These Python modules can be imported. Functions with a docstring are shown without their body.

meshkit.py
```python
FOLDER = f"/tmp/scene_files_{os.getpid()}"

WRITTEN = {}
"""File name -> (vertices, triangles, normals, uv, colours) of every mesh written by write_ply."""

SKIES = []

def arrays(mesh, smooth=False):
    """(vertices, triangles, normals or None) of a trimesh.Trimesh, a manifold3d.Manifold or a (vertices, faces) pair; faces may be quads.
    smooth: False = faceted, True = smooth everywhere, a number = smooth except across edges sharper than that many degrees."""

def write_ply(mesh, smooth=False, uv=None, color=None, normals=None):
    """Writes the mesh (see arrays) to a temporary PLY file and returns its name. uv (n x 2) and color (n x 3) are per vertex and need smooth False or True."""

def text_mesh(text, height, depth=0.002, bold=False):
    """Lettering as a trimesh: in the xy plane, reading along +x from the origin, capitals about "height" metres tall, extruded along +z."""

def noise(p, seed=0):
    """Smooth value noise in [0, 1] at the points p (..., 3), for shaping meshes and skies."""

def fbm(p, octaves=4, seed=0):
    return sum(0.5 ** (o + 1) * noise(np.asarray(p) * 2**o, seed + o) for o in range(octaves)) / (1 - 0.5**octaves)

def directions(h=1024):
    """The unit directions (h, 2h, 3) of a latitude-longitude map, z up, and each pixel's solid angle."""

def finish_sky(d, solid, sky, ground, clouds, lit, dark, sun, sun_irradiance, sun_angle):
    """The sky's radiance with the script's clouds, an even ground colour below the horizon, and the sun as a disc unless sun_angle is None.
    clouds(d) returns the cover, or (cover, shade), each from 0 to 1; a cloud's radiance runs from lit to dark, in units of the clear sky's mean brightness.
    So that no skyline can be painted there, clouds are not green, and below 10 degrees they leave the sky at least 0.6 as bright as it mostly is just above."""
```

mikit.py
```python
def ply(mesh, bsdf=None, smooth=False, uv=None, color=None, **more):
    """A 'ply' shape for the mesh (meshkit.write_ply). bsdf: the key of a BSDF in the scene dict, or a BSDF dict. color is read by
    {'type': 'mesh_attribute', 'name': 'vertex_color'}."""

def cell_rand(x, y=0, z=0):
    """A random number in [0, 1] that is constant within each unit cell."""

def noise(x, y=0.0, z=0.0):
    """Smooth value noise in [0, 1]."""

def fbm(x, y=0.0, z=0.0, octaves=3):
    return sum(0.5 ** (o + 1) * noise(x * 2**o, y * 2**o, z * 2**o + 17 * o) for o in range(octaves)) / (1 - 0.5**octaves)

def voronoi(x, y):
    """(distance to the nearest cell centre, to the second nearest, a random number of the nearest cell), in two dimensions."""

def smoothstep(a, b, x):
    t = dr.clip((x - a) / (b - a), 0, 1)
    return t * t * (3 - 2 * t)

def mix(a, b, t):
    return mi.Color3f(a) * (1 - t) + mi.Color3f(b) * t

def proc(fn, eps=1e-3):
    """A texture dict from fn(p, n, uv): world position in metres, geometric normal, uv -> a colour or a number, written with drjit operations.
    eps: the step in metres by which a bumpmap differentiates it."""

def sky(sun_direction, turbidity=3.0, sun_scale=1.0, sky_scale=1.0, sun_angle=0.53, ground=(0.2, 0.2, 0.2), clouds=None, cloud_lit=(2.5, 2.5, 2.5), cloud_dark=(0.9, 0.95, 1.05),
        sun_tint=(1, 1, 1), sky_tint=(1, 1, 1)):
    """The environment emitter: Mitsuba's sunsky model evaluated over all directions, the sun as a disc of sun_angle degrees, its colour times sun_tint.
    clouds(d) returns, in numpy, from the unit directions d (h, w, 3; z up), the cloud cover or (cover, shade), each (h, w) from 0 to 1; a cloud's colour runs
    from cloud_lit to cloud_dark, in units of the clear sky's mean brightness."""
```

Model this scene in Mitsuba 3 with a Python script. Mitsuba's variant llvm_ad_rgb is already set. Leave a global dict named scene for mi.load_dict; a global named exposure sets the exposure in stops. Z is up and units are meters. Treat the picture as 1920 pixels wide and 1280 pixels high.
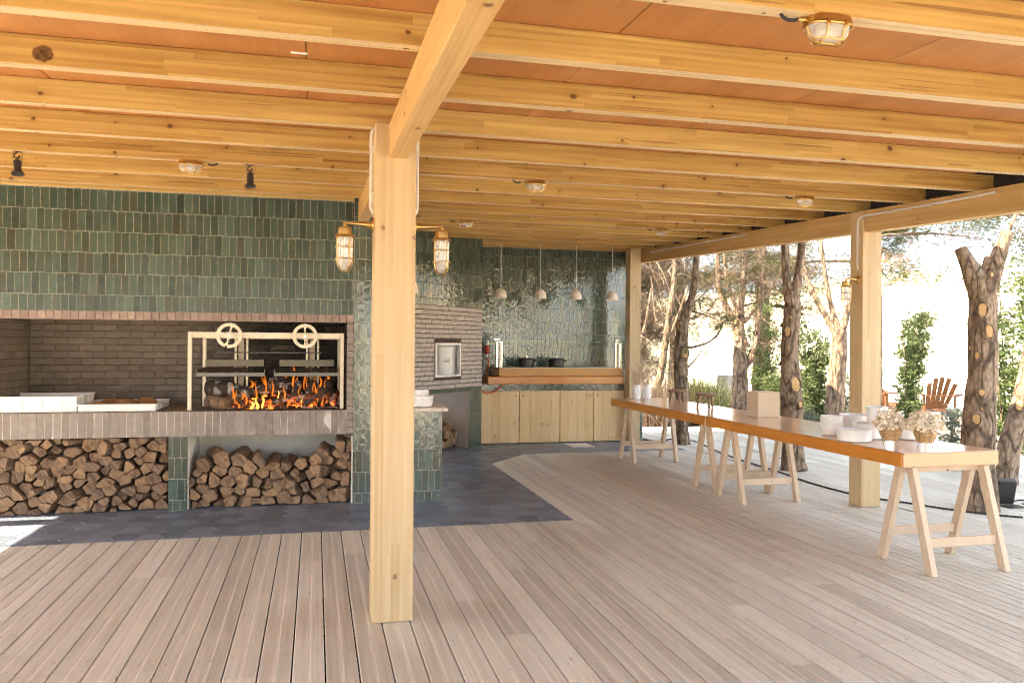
import math, random
import numpy as np
import drjit as dr
import trimesh
import mitsuba as mi
import mikit, meshkit
from mikit import noise, fbm, voronoi, cell_rand, smoothstep, mix, proc

T = mi.ScalarTransform4f
scene, labels = {'type': 'scene'}, {}
rng = np.random.default_rng(7)

# ------------------------------------------------------------------ camera, light, exposure
EYE = np.array([0, 0, 1.46])
RIGHT, DOWN, FWD = np.array([[0.97116, -0.23831, 0.00754], [0.00824, 0.00195, -0.99996], [0.23829, 0.97119, 0.00323]])
scene['camera'] = {'type': 'perspective', 'fov': 65.24, 'fov_axis': 'x', 'near_clip': 0.05, 'far_clip': 2000.0,
                   'to_world': T().look_at(origin=EYE.tolist(), target=(EYE + FWD).tolist(), up=(-DOWN).tolist())}
exposure = 4.45
def thin_cloud(d):
    a = meshkit.fbm(d * np.array([3.0, 3.0, 7.0]), 4, 3)
    return np.clip(0.55 + 1.2 * (a - 0.5), 0, 0.85)
scene['sky'] = mikit.sky([-0.66, 0.012, 0.75], turbidity=3, ground=(0.3, 0.27, 0.22), clouds=thin_cloud, cloud_lit=(1.9, 1.9, 1.9), sun_tint=(1.0, 0.985, 0.92), sky_tint=(1.0, 0.99, 0.92))

# ------------------------------------------------------------------ helpers
def numbered(name):
    if name not in scene and name not in labels and not any(k.startswith(name + '__') for k in USED):
        USED.add(name + '__'); return name
    n = COUNT.get(name, 0)
    while True:
        n += 1
        k = f'{name}_{n:03d}'
        if k not in scene and k + '__' not in USED:
            COUNT[name] = n; USED.add(k + '__'); return k
USED, COUNT = set(), {}
def tag(key, label=None, cat=None, group=None, kind=None):
    d = labels.setdefault(key, {})
    if label: d['label'] = label
    if cat: d['category'] = cat
    if group: d['group'] = group
    if kind: d['kind'] = kind
    return key
def thing(name, label, cat, group=None):
    return tag(numbered(name), label, cat, group)
def put(name, m, bsdf, parent=None, smooth=False, uv=None, **more):
    """one entry of the scene; m: MB, trimesh or (v, f[, uv])"""
    key = numbered(parent + '__' + name if parent else name)
    if isinstance(m, MB): m = m.get()
    if hasattr(m, 'vertices'): m = (np.asarray(m.vertices), np.asarray(m.faces))
    v, f = np.asarray(m[0], float), np.asarray(m[1], int)
    u = m[2] if len(m) > 2 else None
    if u is None:
        r = uv if uv is not None else rng.random(2)
        if smooth is not False and smooth is not True:
            t = trimesh.graph.smooth_shade(trimesh.Trimesh(v, f, process=False), angle=math.radians(smooth), facet_minarea=None)
            v, f, smooth = np.asarray(t.vertices), np.asarray(t.faces), True
        u = np.tile(np.asarray(r, float), (len(v), 1))
    elif smooth not in (True, False): smooth = True
    scene[key] = mikit.ply((v, f), bsdf, smooth=smooth, uv=u, **more)
    return key

class MB:
    """collects vertices, triangles and the per-vertex uv of a mesh"""
    def __init__(s): s.v, s.f, s.u, s.n = [], [], [], 0
    def add(s, v, f, u=None):
        v, f = np.asarray(v, float), np.asarray(f, int)
        if f.shape[1] == 4: f = np.vstack([f[:, [0, 1, 2]], f[:, [0, 2, 3]]])
        s.v.append(v); s.f.append(f + s.n); s.n += len(v)
        s.u.append(None if u is None else (np.tile(np.asarray(u, float), (len(v), 1)) if np.ndim(u) == 1 else np.asarray(u, float)))
        return s
    def box(s, lo, hi, c=0.0, u=None): return s.add(*bbox(lo, hi, c), u)
    def tube(s, *a, u=None, **k): return s.add(*tube(*a, **k), u)
    def get(s):
        if any(x is None for x in s.u): return np.vstack(s.v), np.vstack(s.f)
        return np.vstack(s.v), np.vstack(s.f), np.vstack(s.u)

def _box_topology():
    pts, key = [], []
    for sx in (-1, 1):
        for sy in (-1, 1):
            for sz in (-1, 1):
                for e in range(3):
                    q = [sx, sy, sz]; o = [0.0, 0, 0]
                    for k in range(3):
                        if k != e: o[k] = -q[k] * 0.25
                    pts.append([q[k] + o[k] for k in range(3)]); key.append((sx, sy, sz, e))
    h = trimesh.convex.convex_hull(np.array(pts)) if False else None
    from scipy.spatial import ConvexHull
    pts = np.array(pts); hull = ConvexHull(pts); F = hull.simplices.copy()
    for i, t in enumerate(F):
        a, b, c = pts[t]
        if np.dot(np.cross(b - a, c - a), a) < 0: F[i] = t[::-1]
    return np.array(key, float), F
BOXK, BOXF = _box_topology()
CUBEF = np.array([[0, 2, 3, 1], [4, 5, 7, 6], [0, 1, 5, 4], [2, 6, 7, 3], [0, 4, 6, 2], [1, 3, 7, 5]])
def bbox(lo, hi, c=0.0):
    lo, hi = np.minimum(lo, hi).astype(float), np.maximum(lo, hi).astype(float)
    m, h = (lo + hi) / 2, (hi - lo) / 2
    if c <= 0:
        g = np.array([[x, y, z] for x in (-1, 1) for y in (-1, 1) for z in (-1, 1)])
        return m + g * h, CUBEF
    c = min(c, 0.49 * h.min())
    s = BOXK[:, :3]; off = np.ones_like(s) * c
    off[np.arange(len(s)), BOXK[:, 3].astype(int)] = 0
    return m + s * (h - off), BOXF
def xf(vf, M=None, t=(0, 0, 0)):
    v = np.asarray(vf[0], float)
    if M is not None: v = v @ np.asarray(M).T
    return (v + np.asarray(t, float),) + tuple(vf[1:])
def rot(ax, deg):
    return trimesh.transformations.rotation_matrix(math.radians(deg), ax)[:3, :3]
def frame(d, up=(0, 0, 1)):
    d = np.asarray(d, float); d = d / np.linalg.norm(d)
    a = np.cross(up, d)
    if np.linalg.norm(a) < 1e-3: a = np.cross((0, 1, 0), d)
    a /= np.linalg.norm(a)
    return a, np.cross(d, a), d
def bar(p, q, w, h, c=0.0, up=(0, 0, 1)):
    """a box bar from p to q, w wide across, h along the up side"""
    p, q = np.asarray(p, float), np.asarray(q, float)
    a, b, d = frame(q - p, up); L = np.linalg.norm(q - p)
    v, f = bbox((-w / 2, -h / 2, 0), (w / 2, h / 2, L), c)
    return v @ np.array([a, b, d]) + p, f
def tube(path, r, n=8, cap=True, bump=0.0, seed=0, freq=5.0):
    P = np.asarray(path, float); m = len(P)
    R = np.full(m, r, float) if np.ndim(r) == 0 else np.asarray(r, float)
    tan = np.gradient(P, axis=0); tan /= np.linalg.norm(tan, axis=1, keepdims=True) + 1e-12
    a = np.cross(tan[0], (0.1, 0.9, 0.3)); a /= np.linalg.norm(a)
    rings = []
    ang = np.linspace(0, 2 * np.pi, n, endpoint=False)
    for i in range(m):
        a = a - tan[i] * (a @ tan[i]); a /= np.linalg.norm(a); b = np.cross(tan[i], a)
        d = np.cos(ang)[:, None] * a + np.sin(ang)[:, None] * b
        rr = R[i]
        if bump:
            q = P[i] + d * R[i]
            rr = R[i] * (1 + bump * (meshkit.fbm(np.c_[q[:, :2] * freq, q[:, 2] * freq * 0.45], 3, seed) - 0.5) * 2)[:, None]
        rings.append(P[i] + d * rr)
    v = np.vstack(rings); f = []
    for i in range(m - 1):
        for k in range(n):
            x, y = i * n + k, i * n + (k + 1) % n
            f.append([x, y, y + n]); f.append([x, y + n, x + n])
    if cap:
        v = np.vstack([v, P[:1], P[-1:]]); s, e = m * n, m * n + 1
        for k in range(n):
            f.append([s, (k + 1) % n, k]); f.append([e, (m - 1) * n + k, (m - 1) * n + (k + 1) % n])
    return v, np.array(f)
def spline(pts, k=6):
    P = np.asarray(pts, float)
    if len(P) < 3: return np.array([P[0] + (P[-1] - P[0]) * t for t in np.linspace(0, 1, k + 1)])
    from scipy.interpolate import CubicSpline, PchipInterpolator
    s = np.r_[0, np.cumsum(np.linalg.norm(np.diff(P[:, :3], axis=0), axis=1))]
    return PchipInterpolator(s, P)(np.linspace(0, s[-1], (len(P) - 1) * k + 1))
def lathe(profile, n=24, center=(0, 0, 0), axis=None):
    pr = np.asarray(profile, float); ang = np.linspace(0, 2 * np.pi, n, endpoint=False)
    v = np.array([[r * math.cos(t), r * math.sin(t), z] for r, z in pr for t in ang]); f = []
    for i in range(len(pr) - 1):
        for k in range(n):
            x, y = i * n + k, i * n + (k + 1) % n
            if pr[i, 0] > 1e-6: f.append([x, y, y + n])
            if pr[i + 1, 0] > 1e-6: f.append([x, y + n, x + n])
    v = np.asarray(v)
    if axis is not None:
        a, b, d = frame(axis); v = v @ np.array([a, b, d])
    return v + np.asarray(center, float), np.array(f)
def prism(poly, y0, y1, bevel=0.0):
    """extrude a convex or star-shaped xz polygon (counter-clockwise seen from -y) from y0 (front) to y1"""
    p = np.asarray(poly, float); n = len(p); c = p.mean(0)
    rings = [((p - c) * (1 - bevel) + c, y0), (p, y0 + bevel * 0.08), (p, y1)] if bevel else [(p, y0), (p, y1)]
    v = np.vstack([np.c_[q[:, 0], np.full(n, y), q[:, 1]] for q, y in rings] + [[[c[0], y0, c[1]], [c[0], y1, c[1]]]]); f = []
    for i in range(len(rings) - 1):
        for k in range(n):
            x, y = i * n + k, i * n + (k + 1) % n
            f += [[x, x + n, y + n], [x, y + n, y]]
    s, e = len(rings) * n, len(rings) * n + 1
    for k in range(n):
        f.append([s, k, (k + 1) % n]); f.append([e, (len(rings) - 1) * n + (k + 1) % n, (len(rings) - 1) * n + k])
    return v, np.array(f)
def ref(k): return {'type': 'ref', 'id': k}
def rgb(*c): return {'type': 'rgb', 'value': list(c)}
def pmat(key, color, rough=0.5, two=True, bump=None, bscale=1.0, **kw):
    b = {'type': 'principled', 'base_color': color if isinstance(color, dict) else (proc(color) if callable(color) else rgb(*color)), 'roughness': rough, **kw}
    if bump is not None: b = {'type': 'bumpmap', 'arbitrary': bump if isinstance(bump, dict) else proc(bump, 2e-3), 'scale': bscale, 'bsdf': b}
    if two: b = {'type': 'twosided', 'bsdf': b}
    scene[key] = b

# ------------------------------------------------------------------ materials
def wood(ax, light, dark, knotc, lam=0.04, laml=0.6, knots=0.16, grain=1.0, lamtone=0.5, extra=False):
    def fn(p, n, uv):
        a, b, c_ = {'x': (p.x, p.z - 0.043 * p.y, p.y), 'y': (p.y, p.z - 0.043 * p.y, p.x), 'z': (p.z, p.x, p.y)}[ax]
        off = uv.x * 53.0
        row = dr.floor(b / lam + uv.y * 3) + 13 * dr.floor(c_ / (lam * 2.2) + uv.x * 5)
        col = dr.floor(a / laml + cell_rand(row, dr.floor(off), 3) * 7)
        t = (cell_rand(col, row, dr.floor(off)) - 0.5) * lamtone
        sh = cell_rand(row, col, 9) * 9
        w = fbm(a * 0.7 + off, b * 9 + sh, c_ * 9, 2)
        g = noise(a * 1.1 + off + sh, (b + 0.02 * w) * 95, (c_ + 0.02 * w) * 95)
        s = fbm(a * 2.2 + off, b * 26 + 3 * w, c_ * 26 + sh, 3)
        kv = b + c_
        ka, kb = a / 0.36 + off, kv / 0.085 + off
        i, j = dr.floor(ka), dr.floor(kb)
        on = cell_rand(i, j, 4) < knots
        dx, dy = (ka - i - 0.25 - 0.5 * cell_rand(i, j, 5)) * 0.36, (kb - j - 0.3 - 0.4 * cell_rand(i, j, 6)) * 0.085
        r = 0.005 + 0.013 * dr.square(cell_rand(i, j, 7))
        d = dr.sqrt(dx * dx * 0.6 + dy * dy + 1e-8) / r + 0.35 * (noise(p.x * 90, p.y * 90, p.z * 90) - 0.5)
        kn = dr.select(on, 1 - smoothstep(0.55, 1.15, d), 0)
        halo = dr.select(on, dr.exp(-0.5 * d) * 0.5, 0)
        m = dr.clip(0.5 + t + grain * (0.55 * (s - 0.5) + 0.45 * (g - 0.5)) + halo * (0.4 + 0.6 * g) + (uv.y - 0.5) * 0.36, 0, 1)
        c = mix(light, dark, m)
        ck = smoothstep(0.76, 0.80, fbm(a * 1.1 + off, b * 80 + sh, c_ * 80, 2)) if extra else (0)
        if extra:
            c = mix(c, (0.62, 0.50, 0.33), dr.select(n.z < -0.9, 0.6, 0.0))  # paler undersides: bounce light from the deck put into the colour
            q = dr.sqrt(dr.square(p.x + 1.095) + dr.square((p.z - 2.632) * 1.1) + 40 * dr.square(dr.maximum(dr.abs(p.y - 3.63) - 0.04, 0))) / 0.040 + 0.5 * (fbm(p.x * 45, p.z * 45, 1.0, 2) - 0.5)
            c = mix(c, mix((0.045, 0.022, 0.01), (0.17, 0.08, 0.025), noise(p.x * 70, p.z * 70)), 1 - smoothstep(0.75, 1.05, q))
        return mix(mix(c, knotc, ck * 0.5), knotc, kn * 0.9)
    return fn
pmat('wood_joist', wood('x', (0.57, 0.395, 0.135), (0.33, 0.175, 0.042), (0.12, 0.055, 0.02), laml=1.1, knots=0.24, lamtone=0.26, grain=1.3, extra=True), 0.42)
pmat('wood_beam', wood('y', (0.58, 0.40, 0.185), (0.38, 0.22, 0.075), (0.14, 0.07, 0.03), lam=0.2, laml=9, knots=0.06, lamtone=0.1), 0.45)
pmat('wood_post', wood('z', (0.56, 0.43, 0.255), (0.43, 0.29, 0.14), (0.20, 0.11, 0.055), lam=0.045, laml=1.4, knots=0.13, grain=1.15, lamtone=0.42), 0.45)
pmat('wood_trestle', wood('z', (0.66, 0.53, 0.39), (0.53, 0.39, 0.26), (0.22, 0.12, 0.06), lam=0.3, laml=9, knots=0.05, grain=0.6, lamtone=0.1), 0.55)
pmat('wood_cabinet', wood('z', (0.78, 0.57, 0.325), (0.62, 0.41, 0.19), (0.16, 0.08, 0.03), lam=0.4, laml=9, knots=0.3, grain=0.8, lamtone=0.1), 0.5)
pmat('wood_orange', wood('y', (0.62, 0.25, 0.035), (0.47, 0.165, 0.02), (0.18, 0.07, 0.02), lam=0.11, laml=9, knots=0.02, grain=0.9, lamtone=0.25), 0.22, clearcoat=1.0, clearcoat_gloss=0.94)
pmat('wood_top', wood('y', (0.50, 0.33, 0.215), (0.38, 0.225, 0.135), (0.2, 0.1, 0.05), lam=0.2, laml=9, knots=0.02, grain=0.7, lamtone=0.12), 0.16, clearcoat=1.0, clearcoat_gloss=0.97, specular=0.7)
pmat('wood_peach', wood('x', (0.70, 0.46, 0.28), (0.56, 0.33, 0.17), (0.25, 0.13, 0.06), lam=0.3, laml=9, knots=0.03, grain=0.9, lamtone=0.1), 0.35)
pmat('wood_shelf', wood('x', (0.62, 0.33, 0.10), (0.46, 0.20, 0.045), (0.18, 0.08, 0.03), lam=0.5, laml=9, knots=0.05, grain=0.8, lamtone=0.1), 0.4)
pmat('wood_teak', wood('z', (0.20, 0.092, 0.042), (0.12, 0.05, 0.02), (0.08, 0.03, 0.015), lam=0.5, laml=9, knots=0.0), 0.55)
pmat('wood_stool', wood('y', (0.26, 0.15, 0.09), (0.15, 0.08, 0.045), (0.1, 0.05, 0.03), lam=0.5, laml=9, knots=0.0), 0.45)

def f_ply(p, n, uv):
    off = uv.x * 31
    g = fbm(p.x * 7 + off, p.y * 1.1, off, 3); s = noise(p.x * 60 + 4 * g, p.y * 3 + off)
    sm = smoothstep(0.62, 0.8, fbm(p.x * 1.6 + p.y * 1.1 + off, p.y * 1.7 - p.x * 0.8, 3.0, 3))
    c = mix((0.325, 0.13, 0.034), (0.42, 0.195, 0.066), dr.clip(0.9 * g + 0.25 * (s - 0.5) + (uv.y - 0.5) * 0.3, 0, 1))
    return mix(c, (0.52, 0.30, 0.16), sm * 0.35)
pmat('plywood', f_ply, 0.55)

def f_deck(p, n, uv):
    off = uv.x * 71
    w = fbm(p.y * 0.8 + off, p.x * 14, off, 2)
    g = noise(p.x * 210 + 6 * w, p.y * 2.2 + off); s = fbm(p.y * 1.6 + off, p.x * 38, off, 3)
    st = smoothstep(0.54, 0.76, fbm(p.x * 1.1, p.y * 0.7, 5.0, 4))
    kx, ky = p.x / 0.07 + off, p.y / 0.42 + off
    i, j = dr.floor(kx), dr.floor(ky)
    on = cell_rand(i, j, 2) < 0.2
    dx, dy = (kx - i - 0.2 - 0.6 * cell_rand(i, j, 3)) * 0.07, (ky - j - 0.2 - 0.6 * cell_rand(i, j, 5)) * 0.42
    d = dr.sqrt(dx * dx + dy * dy * 0.35 + 1e-8) / (0.0035 + 0.006 * cell_rand(i, j, 6))
    kn = dr.select(on, (1 - smoothstep(0.5, 1.3, d)) * 0.55, 0)
    m = dr.clip(0.5 + 0.75 * (s - 0.5) + 0.4 * (g - 0.5) + 0.62 * (uv.y - 0.5), 0, 1)
    c = mix((0.61, 0.60, 0.53), (0.375, 0.352, 0.30), m)
    c = mix(c, (0.25, 0.19, 0.145), st * 0.26)
    pale = smoothstep(0.6, 0.78, fbm(p.x * 0.9 + 9, p.y * 2.0, 2.0, 3))
    c = mix(c, (0.50, 0.46, 0.42), pale * 0.3)
    fr = (p.x - 2.105) / 0.1465; fr = fr - dr.floor(fr) - 0.5
    c = mix(c, (0.72, 0.70, 0.65), (dr.exp(-dr.square(fr / 0.05)) + dr.exp(-dr.square((dr.abs(fr) - 0.47) / 0.02))) * (0.30 + 0.45 * s))
    sy = p.y / 0.6 + 0.03 * cell_rand(dr.floor((p.x - 2.105) / 0.1465), 1) ; sy = (sy - dr.floor(sy) - 0.5) * 0.6
    sc = dr.sqrt(dr.square(sy) + dr.square((dr.abs(fr) - 0.30) * 0.1465))
    c = mix(c, (0.10, 0.085, 0.07), (1 - smoothstep(0.003, 0.005, sc)) * 0.8)
    return mix(c, (0.15, 0.10, 0.07), kn)
pmat('deck_wood', f_deck, 0.55, bump=lambda p, n, uv: noise(p.x * 260, p.y * 5 + uv.x * 50), bscale=0.0006)

def f_hex(p, n, uv):
    a = fbm(p.x * 5, p.y * 5, 1.0, 4); b = smoothstep(0.55, 0.8, fbm(p.x * 1.3 + 3, p.y * 1.9, 7.0, 4))
    c = mix((0.088, 0.114, 0.155), (0.160, 0.200, 0.262), dr.clip(0.40 + 0.8 * (a - 0.5) + 1.0 * (uv.x - 0.5), 0, 1))
    return mix(c, (0.19, 0.225, 0.275), b * 0.4)
pmat('hex_cement', f_hex, 0.36)
pmat('grout_floor', lambda p, n, uv: mix((0.10, 0.105, 0.12), (0.70, 0.68, 0.66), smoothstep(0.40, 0.52, fbm(p.x * 6, p.y * 6, 2.0, 2))), 0.8)

def f_tile(p, n, uv):
    k = fbm(p.x * 16 + uv.x * 40, p.y * 16, p.z * 11 + uv.y * 40, 3)
    t = dr.clip(uv.x * 0.9 + 0.7 * (k - 0.5), 0, 1)
    c = mix((0.029, 0.047, 0.036), (0.076, 0.118, 0.094), t)
    c = mix(c, (0.055, 0.050, 0.028), smoothstep(0.45, 1.0, uv.y) * 0.55)
    return c
TB = lambda p, n, uv: fbm(p.x * 21 + uv.x * 30, p.y * 21, p.z * 21 + uv.y * 30, 2) + 0.25 * noise(p.x * 75, p.y * 75, p.z * 75)
pmat('tile_glaze', f_tile, 0.27, bump=TB, bscale=0.0008, specular=0.45)
TG = lambda p, n, uv: 0.55 * fbm(p.x * 24 + uv.x * 30, p.y * 24, p.z * 24 + uv.y * 30, 2) + 0.22 * fbm(p.x * 85, p.y * 85, p.z * 85, 2)
pmat('tile_gloss', f_tile, 0.10, bump=TG, bscale=0.0019, specular=0.95, clearcoat=1.0, clearcoat_gloss=0.95)
pmat('grout', lambda p, n, uv: mix((0.46, 0.41, 0.33), (0.58, 0.53, 0.44), noise(p.x * 12, p.y * 12, p.z * 12)), 0.9)

def f_brick(p, n, uv):
    k = fbm(p.x * 24, p.y * 24, p.z * 24, 3)
    c = mix((0.185, 0.155, 0.135), (0.315, 0.275, 0.247), dr.clip(0.25 + 0.5 * uv.x + 0.8 * (k - 0.5), 0, 1))
    e = smoothstep(0.60, 0.75, fbm(p.x * 9, p.y * 9, p.z * 3, 3))
    return mix(c, (0.44, 0.40, 0.37), e * 0.35)
def f_brick_oven(p, n, uv): return f_brick(p, n, uv) * 0.7 + mi.Color3f(0.27, 0.235, 0.21)  # brick colour lightened to stand for daylight missing at the oven
BB = lambda p, n, uv: fbm(p.x * 130, p.y * 130, p.z * 130, 2)
pmat('brick_grey', f_brick, 0.75, bump=BB, bscale=0.0012)
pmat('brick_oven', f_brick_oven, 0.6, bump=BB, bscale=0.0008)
def f_soot(p, n, uv):
    c = f_brick(p, n, uv) * mi.Color3f(0.60, 0.57, 0.52)
    s = smoothstep(-1.15, -0.35, p.x + 0.5 * (fbm(p.x * 3, p.y * 3, p.z * 2, 3) - 0.5))
    return mix(c, (0.018, 0.015, 0.013), s * 0.93)
pmat('brick_sooty', f_soot, 0.85, bump=BB, bscale=0.0012)
pmat('brick_pink', lambda p, n, uv: mix((0.215, 0.155, 0.135), (0.345, 0.27, 0.24), dr.clip(uv.x * 0.7 + 0.6 * fbm(p.x * 30, p.y * 30, p.z * 30, 2) - 0.15, 0, 1)), 0.7)
pmat('mortar_dark', lambda p, n, uv: mix((0.055, 0.04, 0.032), (0.11, 0.08, 0.063), noise(p.x * 20, p.y * 20, p.z * 20)), 0.95)
pmat('mortar_pale', lambda p, n, uv: mix((0.22, 0.18, 0.155), (0.62, 0.58, 0.53), smoothstep(0.35, 0.6, fbm(p.x * 8, p.y * 8, p.z * 4, 2))), 0.95)
pmat('plaster', lambda p, n, uv: mix((0.62, 0.57, 0.49), (0.78, 0.74, 0.66), fbm(p.x * 3, p.y * 3, p.z * 3, 4)), 0.9)
pmat('plaster_grey', lambda p, n, uv: mix((0.30, 0.255, 0.22), (0.45, 0.40, 0.355), fbm(p.x * 3, p.y * 3, p.z * 3, 4)), 0.9)
pmat('stone_slab', lambda p, n, uv: mix((0.62, 0.55, 0.47), (0.48, 0.36, 0.28), smoothstep(0.55, 0.75, fbm(p.x * 40, p.y * 40, p.z * 40, 3))), 0.35)

def f_log(p, n, uv):
    end = dr.abs(n.y) > 0.72
    r = uv.x * 40
    k = fbm(p.x * 40 + r, p.y * 4, p.z * 40, 3); big = fbm(p.x * 9 + r, p.y * 3, p.z * 9, 3)
    ring = noise((p.x * 0.8 + p.z * 0.6) * 110 + 9 * big + r, 2.0)
    ce = mix(mix((0.31, 0.19, 0.105), (0.125, 0.083, 0.06), dr.clip(uv.y * 0.95 + 0.9 * (big - 0.5), 0, 1)), (0.46, 0.30, 0.17), (ring - 0.5) * 0.5 + 0.2 * k)
    crack = smoothstep(0.63, 0.70, fbm(p.x * 25 + r, 1.0, p.z * 14 + r, 3))
    ce = mix(ce, (0.09, 0.05, 0.03), crack * 0.6)
    cs = mix((0.29, 0.19, 0.12), (0.09, 0.06, 0.042), dr.clip(k * 1.2 - 0.1 + (big - 0.5), 0, 1))
    return dr.select(end, ce, cs)
pmat('firewood', f_log, 0.9, bump=lambda p, n, uv: fbm(p.x * 90, p.y * 20, p.z * 90, 2), bscale=0.0022)
def f_char(p, n, uv):
    k = fbm(p.x * 16 + uv.x * 9, p.y * 16, p.z * 16, 4)
    ash = smoothstep(0.56, 0.72, k + 0.22 * (uv.x - 0.6)) * 0.8
    return mix(mix((0.022, 0.018, 0.016), (0.10, 0.06, 0.04), noise(p.x * 30, p.y * 30, p.z * 30) * 0.8), (0.46, 0.43, 0.41), ash)
pmat('charred', f_char, 0.95, bump=lambda p, n, uv: fbm(p.x * 60, p.y * 60, p.z * 60, 3), bscale=0.005)

def bark_h(p):
    w = fbm(p.x * 5, p.y * 5, p.z * 1.5, 3)
    f1 = dr.abs(noise(p.x * 20 + 3 * w, p.y * 20 + 3 * w, p.z * 3.4) - 0.5); f2 = dr.abs(noise(p.x * 46 + 4 * w, p.y * 46, p.z * 9) - 0.5)
    return w, smoothstep(0.0, 0.16, f1) * (0.45 + 0.55 * smoothstep(0.0, 0.2, f2))
def f_bark(p, n, uv):
    w, h = bark_h(p)
    k = fbm(p.x * 38, p.y * 38, p.z * 22, 3)
    c = mix((0.062, 0.040, 0.027), (0.33, 0.24, 0.168), dr.clip(0.75 * h + 0.9 * (k - 0.5) + 0.12, 0, 1))
    return mix(c, (0.40, 0.325, 0.25), smoothstep(0.54, 0.74, w + 0.25 * (k - 0.5)) * 0.5 * h)
pmat('bark', f_bark, 0.9, bump=lambda p, n, uv: bark_h(p)[1] + 0.3 * fbm(p.x * 60, p.y * 60, p.z * 30, 2), bscale=0.012)
pmat('cut_wood', lambda p, n, uv: mix((0.55, 0.36, 0.17), (0.42, 0.25, 0.10), fbm(p.x * 25, p.y * 25, p.z * 25, 3)), 0.7)

pmat('steel_frame', lambda p, n, uv: mix((0.66, 0.60, 0.47), (0.50, 0.42, 0.30), fbm(p.x * 6, p.y * 6, p.z * 8, 3)), 0.38, metallic=0.35)
pmat('steel_dark', (0.13, 0.12, 0.11), 0.35, metallic=0.7)
pmat('chrome', (0.80, 0.79, 0.77), 0.16, metallic=1.0)
pmat('brass', lambda p, n, uv: mix((0.62, 0.43, 0.17), (0.48, 0.31, 0.11), fbm(p.x * 40, p.y * 40, p.z * 40, 2)), 0.26, metallic=1.0)
pmat('black_paint', (0.028, 0.026, 0.026), 0.4)
pmat('iron_pot', (0.022, 0.023, 0.025), 0.33)
pmat('conduit', (0.62, 0.60, 0.57), 0.4)
pmat('ceramic_white', (0.78, 0.78, 0.77), 0.14)
pmat('plastic_white', (0.74, 0.74, 0.735), 0.35)
pmat('ceramic_blush', lambda p, n, uv: mix((0.76, 0.67, 0.58), (0.82, 0.74, 0.66), noise(p.x * 30, p.y * 30, p.z * 30)), 0.55)
pmat('enamel', (0.80, 0.79, 0.76), 0.25)
pmat('beige_metal', (0.40, 0.325, 0.23), 0.5)
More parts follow.
